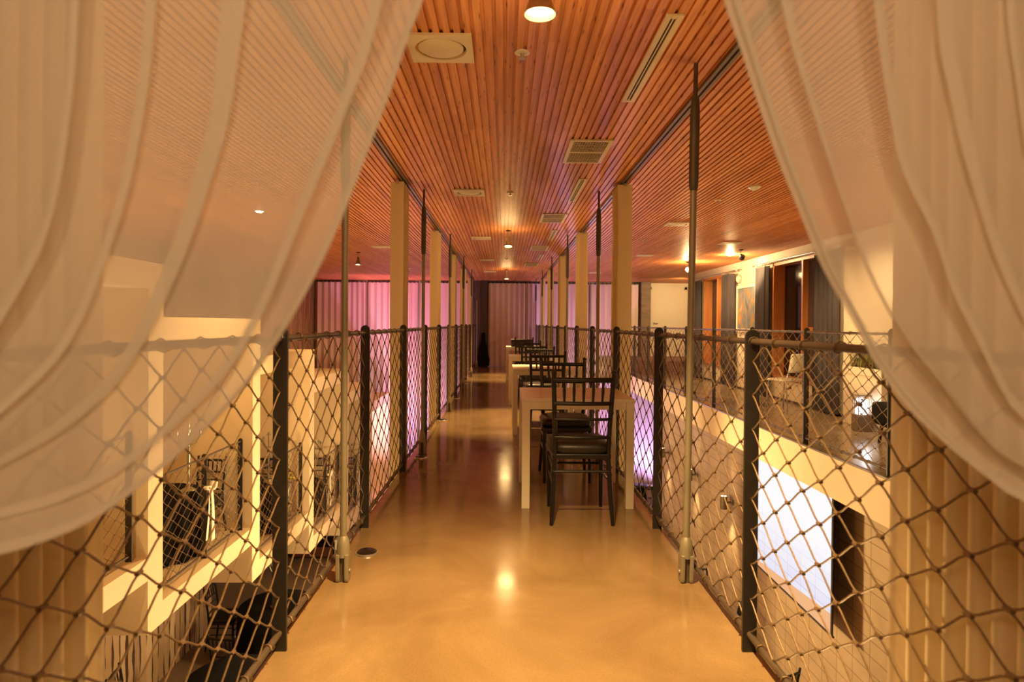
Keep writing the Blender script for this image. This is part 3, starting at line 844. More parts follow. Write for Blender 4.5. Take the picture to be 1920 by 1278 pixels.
def chiavari(label, loc=(0,0,0), rz=0, group=None, name='ballroom_chair'):
    """faces +Y, back at -Y"""
    t = thing(name, label, 'chair', loc, rz, group)
    S = .45
    def j(zs, base, ring=.003):
        return base
    # rear legs run up into the back posts
    for s in (-1,1):
        pts, rs = [], []
        prof = [(0,.192,-.235),(.20,.180,-.205),(.42,.168,-.190),(.60,.172,-.205),(.80,.180,-.235),(.945,.186,-.262)]
        for i in range(len(prof)-1):
            for q in range(4):
                f = q/4; z, x, y = [prof[i][m]+(prof[i+1][m]-prof[i][m])*f for m in range(3)]
                pts.append((s*x, y, z)); rs.append(.0155)
        pts.append((s*prof[-1][1], prof[-1][2], prof[-1][0])); rs.append(.013)
        rs[0] = .0115; rs[1] = .0135
        leg = MB().tube(pts, rs, 10)
        for z in (.30,.52,.70,.86):     # turned rings
            k = min(range(len(pts)), key=lambda i: abs(pts[i][2]-z)); p = Vector(pts[k]); leg.tube([p-Vector((0,0,.006)), p+Vector((0,0,.006))], .0185, 10)
        leg.lathe([(.013,0),(.017,.006),(.014,.016),(.004,.024)], 10, pts[-1])
        leg.build('leg', M['chair'], t, smooth=True)
    for s in (-1,1):
        leg = MB().tube([(s*.178,.185,0),(s*.178,.183,.10),(s*.178,.180,.28),(s*.178,.178,.425)], [.0115,.0145,.0165,.0165], 10)
        for z in (.24,.33): leg.tube([(s*.178,.181,z-.006),(s*.178,.181,z+.006)], .0195, 10)
        leg.build('leg', M['chair'], t, smooth=True)
    MB().prism([(-.185,-.205),(.185,-.205),(.205,.18),(.19,.20),(-.19,.20),(-.205,.18)], .405, .440, 'z').build('seat_frame', M['chair'], t, bevel=.008)
    # plump cushion
    cu = []
    for z, k in ((.438,.93),(.452,1.01),(.478,1.03),(.498,.97),(.508,.82),(.512,.5)):
        ring = []
        for q in range(32):
            w_ = 2*PI*q/32; c, s_ = math.cos(w_), math.sin(w_)
            e = 2/4.5
            ring.append((math.copysign(abs(c)**e,c)*.20*k, -.005+math.copysign(abs(s_)**e,s_)*.205*k, z))
        cu.append(ring)
    m = MB().grid(cu, closed=True); m.add(cu[-1], [tuple(range(32))])
    m.build('seat_cushion', M['leather'], t, smooth=True, angle=60)
    def yb(z): return -.190-(z-.42)*.137
    def xb(z): return .168+(z-.42)*.034
    def rail(z, r, nm, bow=.0):
        pts = []
        for q in range(9):
            f = q/8*2-1; pts.append((f*xb(z), yb(z)-.018*(1-f*f), z+bow*(1-f*f)))
        MB().tube(pts, r, 10).build(nm, M['chair'], t, smooth=True)
    rail(.908,.0155,'top_rail'); rail(.760,.0130,'back_rail'); rail(.660,.0095,'back_rail'); rail(.545,.011,'back_rail')
    for q in range(5):
        f = (q-2)/3.05
        sp = MB().tube([(f*xb(.76),yb(.76)-.018*(1-f*f),.765),(f*xb(.80),yb(.80)-.018*(1-f*f),.81),(f*xb(.835),yb(.835)-.018*(1-f*f),.835),(f*xb(.90),yb(.90)-.018*(1-f*f),.90)], [.007,.009,.0105,.0075], 8)
        sp.build('spindle', M['chair'], t, smooth=True)
    for s in (-1,1):
        for z in (.25,.355):
            MB().tube([(s*.182,-.200,z),(s*.178,.180,z)], .0085, 8).build('stretcher', M['chair'], t, smooth=True)
    MB().tube([(-.178,.180,.30),(.178,.180,.30)], .0085, 8).build('stretcher', M['chair'], t, smooth=True)
    MB().tube([(-.181,-.203,.33),(.181,-.203,.33)], .0085, 8).build('stretcher', M['chair'], t, smooth=True)
    return t
GW = 'black ballroom chairs at the white tables'
c0 = chiavari('nearest black ballroom chair, its back to the camera at the first table', (.495,4.20,0), 0, GW)
for p, a, l in (((.505,5.21,0),PI,'black ballroom chair on the far side of the nearest white table'),
                ((.47,7.08,0),0,'black ballroom chair on the near side of the second white table'),
                ((.47,8.10,0),PI,'black ballroom chair on the far side of the second white table'),
                ((.45,9.76,0),0,'black ballroom chair on the near side of the third white table'),
                ((.45,10.80,0),PI,'black ballroom chair on the far side of the third white table'),
                ((.43,13.85,0),0,'black ballroom chair on the near side of the farthest white table')):
    dup(c0, p, a, l, GW)
# things at the far end of the walkway
kc = thing('keyboard_case', 'flat black case lying on the farthest white table', 'case', (.38,14.3,.747))
MB().box(-.22,.24,-.15,.15,0,.13).build('case_body', M['black_metal'], kc, bevel=.012)
MB().box(-.225,.245,-.155,.155,.131,.165).build('lid', M['black_metal'], kc, bevel=.012)
MB().tube([(-.06,-.155,.06),(-.06,-.185,.06),(.06,-.185,.06),(.06,-.155,.06)], .008, 8).build('handle', M['black_metal'], kc)
gb = thing('guitar_bag', 'black soft instrument bag leaning at the dark pier at the walkway end', 'bag', (-.60,18.55,0))
prof = [(0,.10),(.04,.17),(.22,.19),(.36,.145),(.48,.14),(.60,.12),(.70,.06),(.95,.045),(1.0,.03)]
rows = []
for z, w_ in prof:
    rows.append([(w_*math.cos(2*PI*q/20), .24*z+(.07 if z < .65 else .045)*math.sin(2*PI*q/20), z) for q in range(20)])
m = MB().grid(rows, closed=True); m.add(rows[0], [tuple(reversed(range(20)))]); m.add(rows[-1], [tuple(range(20))])
m.build('bag_body', M['black_cloth'], gb, smooth=True)
MB().tube([(0,.02,.25),(.02,-.05,.33),(0,-.02,.42)], .012, 8).build('handle', M['black_cloth'], gb, smooth=True)

# ------------------------------------------------------------------ inside the booths
def round_cloth(r, h, n, amp, seed, nm='tablecloth'):
    rnd = random.Random(seed); ph = rnd.uniform(0,6); N = n*10
    def ring(z, rr, a):
        return [((rr+a*math.sin(n*2*PI*k/N+ph)+a*.5*math.sin(3*2*PI*k/N))*math.cos(2*PI*k/N), (rr+a*math.sin(n*2*PI*k/N+ph)+a*.5*math.sin(3*2*PI*k/N))*math.sin(2*PI*k/N), z) for k in range(N)]
    rows = [ring(h, r*.5, 0), ring(h, r*.97, 0), ring(h-.012, r, 0), ring(h-.10, r*1.02, amp*.5), ring(h*.5, r*1.04, amp), ring(.01, r*1.07, amp*1.3)]
    m = MB().grid(rows, closed=True); m.add(rows[0], [tuple(range(N))])
    return m
def cloth_table(label, loc, group, r=.40, seed=1):
    t = thing('draped_table', label, 'table', loc, 0, group)
    MB().lathe([(r-.02,.70),(r-.02,.735)], 40).build('table_top', M['dark_wood'], t)
    MB().lathe([(.20,0),(.20,.02),(.035,.05),(.035,.70)], 20).build('pedestal', M['black_metal'], t)
    round_cloth(r, .75, 11, .022, seed).build('tablecloth', M['black_cloth'], t, smooth=True, angle=50)
    return t
def candelabrum(label, loc, rz=0):
    t = thing('candelabrum', label, 'candle holder', loc, rz, 'silver candelabra on the booth tables')
    MB().lathe([(.085,0),(.085,.006),(.060,.020),(.022,.038),(.014,.06),(.012,.10),(.020,.11),(.012,.12),(.011,.24),(.017,.30),(.020,.42),(.016,.50),(.010,.52),(.016,.535),(.010,.55),(.009,.72)], 24).build('stem', M['silver'], t, smooth=True)
    for k in range(4):
        a = k*PI/2+.4; ca, sa = math.cos(a), math.sin(a)
        pts = []
        for q in range(9):
            f = q/8; rr = .12*f; z = .555-.045*math.sin(PI*f)+.085*f*f
            pts.append((rr*ca, rr*sa, z))
        am = MB().tube(pts, .006, 8).build('arm', M['silver'], t, smooth=True)
        MB().lathe([(.008,0),(.034,.004),(.036,.010),(.014,.012),(.016,.045),(.013,.045)], 16, pts[-1]).build('candle_cup', M['silver'], am, smooth=True)
    MB().lathe([(.008,.72),(.034,.724),(.036,.73),(.014,.732),(.016,.765),(.013,.765)], 16).build('candle_cup', M['silver'], t, smooth=True)
    return t
def bow(label, loc, rz=0, long=.55):
    t = thing('ribbon_bow', label, 'bow', loc, rz, 'ivory ribbon bows on the booth fences')
    t.scale = (1.0,1.5,1.15)
    def strip(pts, w_):
        rows = []
        for p, a in pts:
            rows.append([(p[0]-w_/2*math.cos(a), p[1]-w_/2*math.sin(a), p[2]), (p[0]+w_/2*math.cos(a), p[1]+w_/2*math.sin(a), p[2])])
        return MB().grid(rows)
    for s in (-1,1):
        m = MB(); ring = []
        for q in range(15):
            w_ = 2*PI*q/14
            y = s*(.012+.065*(.5-.5*math.cos(w_))); z = .030*math.sin(w_)*(1+.3*s)+.025*(.5-.5*math.cos(w_))
            ring.append((y, z))
        rows = [[(-.024-.008*abs(y)*10, y, z), (.024+.008*abs(y)*10, y, z)] for y, z in ring]
        m.grid(rows).build('loop', M['ribbon'], t, smooth=True, solid=.002, angle=180)
        rows = []
        for q in range(9):
            f = q/8
            rows.append([(.004*s, s*(.006+.035*f)-.030*(.4+f*.4)+.010*math.sin(4*f), -long*f*(1 if s > 0 else .93)), (.012*s, s*(.006+.035*f)+.030*(.4+f*.4)+.010*math.sin(4*f), -long*f*(.985 if s > 0 else .95))])
        MB().grid(rows).build('tail', M['ribbon'], t, smooth=True, solid=.002, angle=180)
    MB().box(-.018,.018,-.014,.014,-.018,.018).build('knot', M['ribbon'], t, bevel=.006)
    return t
names = [None, 'in the booth lit beside its cream pier', 'in the booth behind the near walkway post', 'in the booth crossed by the thick steel rod', 'in the farthest lowest booth']
tb = None; cd = None
for k in range(1,5):
    y = 7.45+P*(k-1)-.02; z = fl(k); xx = [0,-3.93,-3.95,-3.97,-3.97][k]
    if tb is None:
        tb = cloth_table('round table in black cloth '+names[k], (xx,y,z), 'black-clothed tables in the booths', seed=4)
        cd = candelabrum('tall silver candelabrum '+names[k], (-3.66,y+.05,z+.752))
    else:
        dup(tb, (xx,y,z), .7*k, 'round table in black cloth '+names[k]); dup(cd, (-3.64,y+.06,z+.752), .3*k, 'tall silver candelabrum '+names[k])
    dup(c0, ((-3.80 if k != 2 else -3.96),colN[k+1]-.34,z), PI-.05, 'black ballroom chair against the rear partition '+names[k], 'black ballroom chairs in the booths')
bw = bow('ivory ribbon bow with tails on the net of the booth lit beside its cream pier', (-3.365,7.40,fl(1)+.80), 0, .54)
dup(bw, (-3.365,12.45,fl(3)+.78), 0, 'ivory ribbon bow with long tails on the net of the fourth booth')
dup(bw, (-3.365,14.95,fl(4)+.76), 0, 'ivory ribbon bow on the net of the farthest booth, beside a walkway post')
def bouquet(label, loc):
    t = thing('flower_arrangement', label, 'flowers', loc, 0, 'yellow flower stands in the booths')
    MB().lathe([(.06,0),(.05,.02),(.018,.06),(.016,.42),(.05,.50),(.075,.56),(.07,.565)], 20).build('vase', M['silver'], t, smooth=True)
    rnd = random.Random(3); m = MB(); g = MB()
    for k in range(46):
        a, b = rnd.uniform(0,2*PI), rnd.uniform(-.2,1.3)
        rr = .105*rnd.uniform(.75,1.05); c = Vector((rr*math.cos(a)*math.cos(b), rr*math.sin(a)*math.cos(b), .64+rr*math.sin(b)*.9))
        q = m if k % 4 else g
        q.lathe([(.006,-.018),(.026,-.006),(.030,.008),(.018,.020)], 8, c)
    m.build('blossom', M['petal'], t, smooth=True); g.build('foliage', M['green'], t, smooth=True)
    return t
fw = bouquet('yellow flower stand in the third booth, beside the near walkway post', (-3.575,10.66,fl(2)))

# ------------------------------------------------------------------ the lower hall
lowt = cloth_table('round black-clothed table on the lower floor, right behind the near walkway post', (-3.42,9.78,LOW), 'black-clothed round tables of the lower hall', .56, 9)
dup(lowt, (-3.25,7.75,LOW), .5, 'round black-clothed table on the lower floor, nearest the walkway edge')
for p, a, l in (((-4.30,10.0,LOW),-PI/2,'black ballroom chair on the lower floor against the plank wall'),
                ((-3.62,8.62,LOW),-.15,'black ballroom chair on the lower floor between the two round tables'),
                ((-4.28,7.55,LOW),-PI/2+.2,'black ballroom chair at the bottom edge beside the plank wall'),
                ((3.30,10.55,LOW),PI,'black ballroom chair on the lower floor, showing above the bottom rail beyond the rod'),
                ((3.32,9.55,LOW),PI/2-.5,'black ballroom chair on the lower floor, tip showing over the rail before the screen'),
                ((3.30,7.75,LOW),.4,'black ballroom chair on the lower floor under the projection screen')):
    dup(c0, p, a, l, 'black ballroom chairs on the lower floor')
lc = candelabrum('silver candelabrum on the round table of the lower floor', (-3.42,9.7,LOW+.752), .6)
so = thing('bench', 'low dark red bench with a black cushion in the violet light of the lower hall', 'bench', (-3.95,13.85,LOW), 0)
MB().box(-.50,.34,-.24,.24,.06,.27).build('bench_body', M['sofa'], so, bevel=.02)
MB().box(-.40,.26,-.22,.22,.272,.36).build('cushion', M['black_cloth'], so, bevel=.03)
for sx in (-.44,.28):
    for sy in (-1,1): MB().box(sx-.025,sx+.025,sy*.18-.025,sy*.18+.025,0,.06).build('leg', M['black_metal'], so)
wb = thing('white_box', 'pale lidded box beside the low dark red bench in the lower hall', 'box', (-3.42,13.75,LOW))
MB().box(-.14,.14,-.16,.16,0,.40).build('box_body', M['white'], wb, bevel=.01)
MB().box(-.15,.15,-.17,.17,.402,.43).build('lid', M['white'], wb, bevel=.006)
spb = thing('floor_loudspeaker', 'black loudspeaker before the glowing lavender curtain', 'loudspeaker', (3.62,16.9,LOW))
MB().box(-.17,.17,-.17,.17,.0,.83).build('cabinet', M['black_metal'], spb, bevel=.015)
MB().box(-.15,.15,-.182,-.171,.06,.78).build('grille', M['black_cloth'], spb)
ks = thing('keyboard_stand', 'black stage keyboard on its stand before the glowing lavender curtain', 'keyboard', (4.25,16.8,LOW))
for s in (-1,1):
    MB().tube([(s*.28,-.22,0),(s*.28,.2,.72)], .015, 8).tube([(s*.28,.22,0),(s*.28,-.2,.72)], .015, 8).build('leg', M['black_metal'], ks)
MB().box(-.5,.5,-.16,.16,.735,.83).build('keyboard_body', M['black_metal'], ks, bevel=.012)
MB().box(-.45,.45,-.15,-.02,.831,.842).build('key_row', M['white'], ks)
sub_ = thing('stage_box', 'low black stage box before the glowing lavender curtain', 'box', (3.25,15.4,LOW))
MB().box(-.45,.40,-.3,.3,0,.5).build('box_body', M['black_cloth'], sub_, bevel=.01)

def shell_chair(label, loc, rz):
    """one-piece cream seat, back panel with a gap below, thin steel legs; faces +Y"""
    t = thing('cream_side_chair', label, 'chair', loc, rz, 'cream side chairs with steel legs')
    MB().prism([(-.20,-.19),(.20,-.19),(.21,.16),(.18,.20),(-.18,.20),(-.21,.16)], .435, .462, 'z').build('seat', M['white'], t, bevel=.008)
    rows = []
    for z, w_ in ((.57,.19),(.60,.195),(.72,.195),(.82,.19),(.845,.165)):
        rows.append([(w_*(q/8*2-1), -.215-(z-.45)*.16-.03*(1-(q/8*2-1)**2), z) for q in range(9)])
    MB().grid(rows).build('backrest', M['white'], t, smooth=True, solid=.014, angle=180)
    for s in (-1,1):
        MB().tube([(s*.19,-.22,0),(s*.165,-.17,.45),(s*.165,-.225,.60)], .010, 8).build('leg', M['alu'], t, smooth=True)
        MB().tube([(s*.19,.19,0),(s*.165,.15,.44)], .010, 8).build('leg', M['alu'], t, smooth=True)
    return t
sc = shell_chair('cream side chair standing before the gallery window', (4.22,9.55,0), R(25))
dup(sc, (3.50,14.55,LOW), R(-35), 'cream side chair on the lower floor in the violet light')
# ------------------------------------------------------------------ things of the window gallery
def ring_curtain(y0, y1, label, seed, z1=2.30, z0=.03, gather=1.0):
    t = thing('velvet_curtain', label, 'curtain', (4.60,y0,0), 0, 'grey velvet curtains of the gallery')
    n = int((y1-y0)/.012); rnd = random.Random(seed); ph = rnd.uniform(0,6); rows = []
    for i, z in enumerate((z1,z1-.12,z1-.5,1.3,.6,z0)):
        row = []
        f = i/5
        for k in range(n+1):
            yy = (y1-y0)*k/n
            w_ = 2*PI*yy/.125+ph+.9*math.sin(yy*6+seed)
            a = .052*(.8+.2*math.sin(yy*9+seed))*(.75+.25*f)
            row.append((a*math.sin(w_), yy+.4*a*math.sin(2*w_), z))
        rows.append(row)
    MB().grid(rows).build('cloth', M['velvet'], t, smooth=True, angle=180)
    for k in range(int((y1-y0)/.11)+1):
        linked(('ring',), lambda: MB().tube([(.026*math.cos(2*PI*q/12), 0, .026*math.sin(2*PI*q/12)) for q in range(13)], .004, 6, caps=False), 'curtain_ring', M['alu'], t, (0, .05+k*.11, 2.335), True)
    return t
ring_curtain(8.80,9.40,'grey velvet curtain gathered behind the cream side chair',1)
ring_curtain(11.1,11.62,'grey velvet curtain between the painting and the near gallery window',2)
ring_curtain(12.82,13.40,'grey velvet curtain between the painting and the far gallery window',3)
ring_curtain(14.96,15.72,'grey velvet curtain at the far side of the far gallery window',4)
for a, b, l in ((8.5,11.8,'steel curtain pole above the near gallery window'),(12.65,15.85,'steel curtain pole above the far gallery window')):
    t = thing('curtain_pole', l, 'curtain pole', (4.60,a,2.355), 0, 'gallery curtain poles')
    MB().tube([(0,0,0),(0,b-a,0)], .012, 10).build('pole', M['alu'], t, smooth=True)
    for yy in (.12,(b-a)/2,b-a-.12): MB().tube([(0,yy,0),(.10,yy,0)], .008, 8).lathe([(.03,0),(.03,.008)],14,(0,0,0),Matrix.Translation((.099,yy,0))@Matrix.Rotation(-PI/2,4,'Y')).build('bracket', M['alu'], t, smooth=True)
    for yy in (0,b-a): MB().lathe([(.0,-.024),(.02,-.012),(.022,0),(.018,.014),(0,.022)], 14, (0,yy,0), cap0=False, cap1=False).build('finial', M['alu'], t, smooth=True)
pt = thing('painting', 'cream-framed abstract painting in grey blue and orange between the windows', 'painting', (4.66,12.25,1.16))
MB().box(-.005,.010,-.44,.44,.03,.82).build('canvas', M['painting'], pt)
fr = MB(); fr.box(-.02,.03,-.50,-.44,-.03,.88).box(-.02,.03,.44,.50,-.03,.88).box(-.02,.03,-.44,.44,-.03,.03).box(-.02,.03,-.44,.44,.82,.88)
fr.build('frame', M['cream'], pt, bevel=.004)
def wall_disc(label, y):
    t = thing('round_wall_lamp', label, 'wall lamp', (4.695,y,2.18), 0, 'round cream wall lamps of the gallery')
    T = Matrix.Rotation(-PI/2,4,'Y')
    MB().lathe([(.085,0),(.085,.02),(.070,.045),(.035,.055),(.0,.056)], 28, M=T, cap1=False).build('lamp_body', M['cream'], t, smooth=True)
    MB().lathe([(.050,.052),(.054,.058),(.046,.060)], 24, M=T, cap0=False, cap1=False).build('rim', M['cream'], t, smooth=True)
    return t
wall_disc('round cream wall lamp up beside the far gallery curtain', 12.72)
wall_disc('round cream wall lamp half behind the near gallery curtain, in the glare', 11.78)
pb = thing('planter_box', 'cream planter box with grasses at the gallery wall', 'planter', (4.555,7.88,0))
pm = MB(); a, b, h = .115, .42, .74
pm.box(-a,a,-b,b,0,h-.09); pm.build('planter_body', M['cream'], pb, bevel=.006)
rm = MB(); rm.box(-a-.012,-a+.03,-b-.012,b+.012,h-.09,h).box(a-.03,a+.012,-b-.012,b+.012,h-.09,h).box(-a,a,-b-.012,-b+.03,h-.09,h).box(-a,a,b-.03,b+.012,h-.09,h)
rm.build('rim', M['cream'], pb, bevel=.004)
MB().box(-a+.03,a-.03,-b+.03,b-.03,h-.088,h-.03).build('soil', M['dark_wood'], pb)
rnd = random.Random(11); gm = MB()
for k in range(420):
    x0, y0 = rnd.uniform(-a+.05,a-.05), rnd.uniform(-b+.05,b-.05)
    an, ln, le = rnd.uniform(0,2*PI), rnd.uniform(.18,.46), rnd.uniform(.03,.16)
    w_ = rnd.uniform(.004,.008); rows = []
    for q in range(5):
        f = q/4; bx = max(-a,min(a-.01,x0+math.cos(an)*le*f*f)); by = y0+math.sin(an)*le*f*f; bz = h-.04+ln*f*(1-.25*f)
        ww = w_*(1-f*.9); rows.append([(bx-math.sin(an)*ww,by+math.cos(an)*ww,bz),(bx+math.sin(an)*ww,by-math.cos(an)*ww,bz)])
    gm.grid(rows)
go = gm.build('grass_blades', M['green'], pb); go['kind'] = 'stuff'
lt = thing('lantern', 'small glowing white lantern on the gallery floor before the planter box', 'lantern', (4.30,7.62,0))
MB().box(-.085,.085,-.075,.075,0,.20).build('base', M['grey_concrete'], lt, bevel=.006)
poly = [(-.055,.202),(.055,.202),(.055,.36)]+[(.055*math.cos(PI*k/8), .36+.035*math.sin(PI*k/8)) for k in range(1,8)]+[(-.055,.36)]
MB().prism(poly, -.045, .045, 'y').build('glass', M['lantern_glow'], lt)
fm = MB()
for sx in (-1,1):
    for sy in (-1,1): fm.tube([(sx*.072,sy*.062,.20),(sx*.072,sy*.062,.42)], .006, 6)
fm.box(-.085,.085,-.075,.075,.415,.44); fm.build('frame', M['alu'], lt, bevel=.002)
ac = thing('armchair', 'dark upholstered chair at the gallery edge beside the right ivory drape', 'chair', (4.24,6.62,0), R(80))
MB().box(-.28,.28,-.26,.28,.20,.44).build('seat', M['black_cloth'], ac, bevel=.04)
MB().box(-.28,.28,-.36,-.24,.20,.88).build('backrest', M['black_cloth'], ac, bevel=.04)
for sx in (-1,1):
    for sy in (-1,1): MB().tube([(sx*.24,sy*.22-.02,0),(sx*.22,sy*.2-.02,.21)], .018, 8).build('leg', M['dark_wood'], ac)
fe = thing('fire_extinguisher', 'red fire extinguisher standing by the far cream door', 'fire extinguisher', (5.70,19.1,.30))
MB().lathe([(.075,0),(.08,.02),(.08,.40),(.06,.47),(.025,.50),(.025,.53)], 24).build('cylinder', M['red'], fe, smooth=True)
MB().box(-.02,.05,-.012,.012,.53,.56).tube([(.03,0,.55),(.10,0,.50),(.09,0,.20)], .010, 8).build('valve', M['black_metal'], fe)
al = thing('alarm_bell', 'small red alarm sounder high on the far cream wall beside the steel rod', 'alarm', (5.66,19.384,1.72))
MB().lathe([(.06,0),(.06,.03),(.045,.05),(.0,.055)], 24, M=Matrix.Rotation(PI/2,4,'X'), cap1=False).build('bell', M['red'], al, smooth=True)
MB().lathe([(.072,-.015),(.072,0)], 24, M=Matrix.Rotation(PI/2,4,'X')).build('back_plate', M['red'], al)

# projection screen hanging under the gallery edge
ps = thing('projection_screen', 'bright projection screen with a pale street picture under the gallery edge', 'projection screen', (3.62,6.97,-2.15))
MB().box(.0,.006,.0,2.30,.02,1.62).build('picture', M['screen'], ps)
MB().box(.0065,.012,-.03,2.33,-.01,1.62).build('backing', M['black_cloth'], ps)  # added to stop the picture glowing backwards onto the wall
bz = MB(); bz.box(-.004,.010,-.030,0,-.01,1.62).box(-.004,.010,2.30,2.33,-.01,1.62)
bz.build('border', M['black_metal'], ps)
MB().tube([(.003,-.05,.005),(.003,2.35,.005)], .014, 10).build('bottom_bar', M['black_metal'], ps)
MB().box(-.05,.06,-.06,2.36,1.62,1.74).build('screen_housing', M['white'], ps)
def sconce(label, y):
    t = thing('wall_sconce', label, 'wall lamp', (3.9,y,-1.74), 0, 'round up and down lights on the block wall')
    MB().lathe([(.052,-.11),(.058,-.11),(.058,.11),(.050,.11),(.050,.10),(.0,.10)], 28, (-.16,0,0), cap0=False, cap1=False).build('lamp_body', M['shade'], t, smooth=True)
    MB().tube([(-.105,0,0),(0,0,0)], .020, 10).lathe([(.05,0),(.05,.018)], 18, (0,0,0), Matrix.Rotation(-PI/2,4,'Y')).build('arm', M['shade'], t, smooth=True)
    MB().lathe([(.046,-.10),(.046,-.096)], 20, (-.16,0,0)).lathe([(.046,.101),(.046,.104)], 20, (-.16,0,0)).build('bulb', M['bulb'], t)
    return t
for y, l in ((14.95,'farthest round wall light on the violet block wall'),(12.75,'middle round wall light on the block wall beside the thick steel rod'),(10.76,'nearest round wall light on the block wall beside a walkway post')):
    sconce(l, y)

# ------------------------------------------------------------------ light
def lamp(kind, loc, power, col, size=.05, to=None, ang=100, blend=.6, spread=None):
    l = bpy.data.lights.new('lamp_light', kind); l.energy = power; l.color = col
    o = bpy.data.objects.new('lamp_light', l); C.objects.link(o); o.location = loc
    if kind in ('POINT','SPOT'): l.shadow_soft_size = size
    if kind == 'SPOT': l.spot_size = R(ang); l.spot_blend = blend
    if to is not None:
        o.rotation_euler = (Vector(to)-Vector(loc)).to_track_quat('-Z','Y').to_euler()
    return o
WARM = (1,.63,.23); WARM2 = (1,.68,.30); VIO = (.42,.22,1); PINK = (1,.25,.62)
# the three lamps over the walkway
lamp('SPOT', (.113,2.16,CEIL-.285), 720, WARM, .035, (.10,2.42,0), 94, .9)
lamp('SPOT', (.05,8.65,CEIL-.285), 520, WARM, .04, (.03,8.30,0), 66, .6)
lamp('SPOT', (.05,14.88,CEIL-.285), 560, WARM, .04, (.03,14.9,0), 74, .7)
# spill from the shades
for p in ((.113,2.16,CEIL-.25),(.05,8.64,CEIL-.25),(.05,14.86,CEIL-.25)):
    lamp('POINT', p, 11, WARM, .12)
# unseen upward spots added low in both voids to brighten the slats
for xx, y, p in ((-2.1,3.6,420),(-2.1,8.8,330),(2.0,3.6,420),(2.0,8.8,330)):
    lamp('SPOT', (xx,y,LOW+.25), p, WARM, .25, (xx*.8,y+.5,2.5), 110, .8)
# unseen fill spots added behind the camera to brighten the voile
lamp('SPOT', (-1.0,-1.1,CEIL-.1), 85, (1,.68,.36), .30, (-.45,.72,1.3), 80, .8)
lamp('SPOT', (1.0,-1.1,CEIL-.1), 85, (1,.68,.36), .30, (.45,.8,1.3), 80, .8)
lamp('SPOT', (.1,-1.3,CEIL-.1), 50, (1,.68,.36), .30, (0,.9,1.2), 130, .8)
# lamps over the booth-side void
for y, p in ((2.8,165),(7.35,200),(11.6,150),(15.8,100)):
    lamp('SPOT', (-2.64,y,CEIL-.24), p, WARM, .05, (-3.75,y+.4,0), 120, .5)
# lamps over the gallery-side void
for y, p in ((1.5,90),(5.0,130),(8.6,140),(13.0,100)):
    lamp('SPOT', (2.3,y,CEIL-.1), p, WARM, .05, (3.55,y,0), 118, .5)
# soft fill points added in mid air to brighten the lower hall
for xx, y, p in ((-1.9,5.5,80),(-2.0,11.0,70),(0,8.3,600),(1.6,14.5,110)):
    lamp('POINT', (xx,y,-2.5 if xx < 0 else -1.0), p, WARM2, .22)
# gallery spots and bare glow
lamp('SPOT', (4.03,10.75,CEIL-.13), 460, WARM2, .03, (4.7,12.05,2.18), 48, .8)
lamp('POINT', (3.68,12.78,CEIL-.24), 70, WARM2, .05)
lamp('POINT', (4.03,11.4,CEIL-.09), 40, WARM2, .04)
lamp('SPOT', (3.9,7.6,CEIL-.1), 110, WARM2, .05, (4.1,8.2,0), 150, .7)
lamp('SPOT', (3.9,13.6,CEIL-.1), 120, WARM2, .05, (4.2,14.2,0), 150, .7)
lamp('SPOT', (4.7,16.9,CEIL-.1), 170, WARM2, .05, (4.8,19.2,.9), 130, .8)  # added spot with no fitting, brightens the dim door wall
lamp('POINT', (4.30,7.5,.32), .8, (.9,.95,1), .05)
# sconces on the block wall
for y in (14.95,12.75,10.76):
    lamp('SPOT', (3.74,y,-1.86), 60, WARM2, .03, (3.84,y,-3.8), 60, .8)
    lamp('SPOT', (3.74,y,-1.62), 14, WARM2, .03, (3.84,y,0), 60, .8)
# added unseen spot, placed to throw the screen's shadow on the block wall
lamp('SPOT', (-1.5,9.2,-.75), 300, WARM2, .10, (3.7,6.6,-1.5), 60, .9)
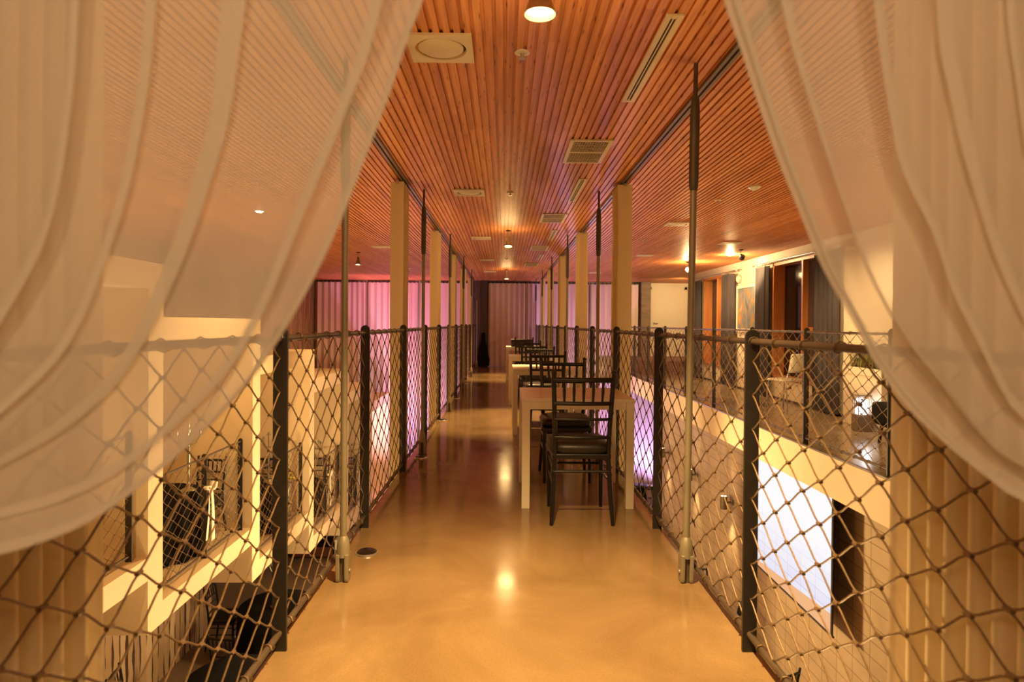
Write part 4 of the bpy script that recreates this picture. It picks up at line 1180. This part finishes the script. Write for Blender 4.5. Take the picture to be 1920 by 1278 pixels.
# coloured floor lights along the end curtains
PK = (1,.48,.58); VI = (.58,.40,1)
lamp('SPOT', (-2.5,16.0,LOW+.2), 1150, PK, .10, (-4.2,19.0,.4), 66, .9)
lamp('SPOT', (-1.5,16.0,LOW+.2), 820, (1,.45,.75), .10, (-2.0,19.0,.2), 66, .9)
lamp('SPOT', (-1.6,17.9,LOW+.15), 420, VI, .08, (-2.0,18.9,.2), 110, .8)
lamp('SPOT', (1.6,16.2,LOW+.2), 800, (.80,.45,1), .10, (1.7,19.0,.4), 70, .9)
lamp('SPOT', (3.2,17.8,LOW+.15), 260, VI, .08, (3.2,18.9,.2), 110, .8)
lamp('SPOT', (4.6,17.6,LOW+.15), 480, (.62,.44,1), .08, (4.6,18.9,0), 110, .8)
lamp('SPOT', (-3.4,17.0,1.2), 70, (1,.22,.50), .12, (-3.4,18.4,2.52), 150, .9)  # not on the floor: unseen mid-air spot tinting the ceiling pink
lamp('SPOT', (2.0,16.6,-1.0), 140, (.6,.3,1), .12, (1.6,11,2.52), 120, .9)  # violet spot added in mid air to colour the slats

W_ = bpy.data.worlds.new('World'); bpy.context.scene.world = W_; W_.use_nodes = True
W_.node_tree.nodes['Background'].inputs['Color'].default_value = (1,.72,.45,1)
W_.node_tree.nodes['Background'].inputs['Strength'].default_value = .05

# ------------------------------------------------------------------ camera
cam = bpy.data.cameras.new('camera'); co = bpy.data.objects.new('camera', cam); C.objects.link(co)
cam.sensor_width = 36; cam.lens = 1200*36/1920; cam.clip_start = .02
cam.shift_y = -(32-1200*math.tan(R(.5)))/1920
co.location = (0,0,1.25)
yaw = math.atan(15/1200); pitch = R(.5)
co.matrix_world = Matrix.Translation((0,0,1.25)) @ Matrix.Rotation(-yaw,4,'Z') @ Matrix.Rotation(PI/2-pitch,4,'X') @ Matrix.Rotation(R(.45),4,'Z')
cam.dof.use_dof = True; cam.dof.focus_distance = 4.6; cam.dof.aperture_fstop = 3.2
sc_ = bpy.context.scene
sc_.camera = co
vs = sc_.view_settings; vs.view_transform = 'Standard'; vs.look = 'None'; vs.gamma = 1; vs.exposure = 0; vs.use_curve_mapping = False
cy = sc_.cycles
cy.use_denoising = True
try: cy.denoiser = 'OPENIMAGEDENOISE'
except Exception: pass
cy.max_bounces = 7; cy.diffuse_bounces = 4; cy.glossy_bounces = 3; cy.transmission_bounces = 4; cy.transparent_max_bounces = 24
cy.sample_clamp_indirect = 4; cy.caustics_reflective = False; cy.caustics_refractive = False
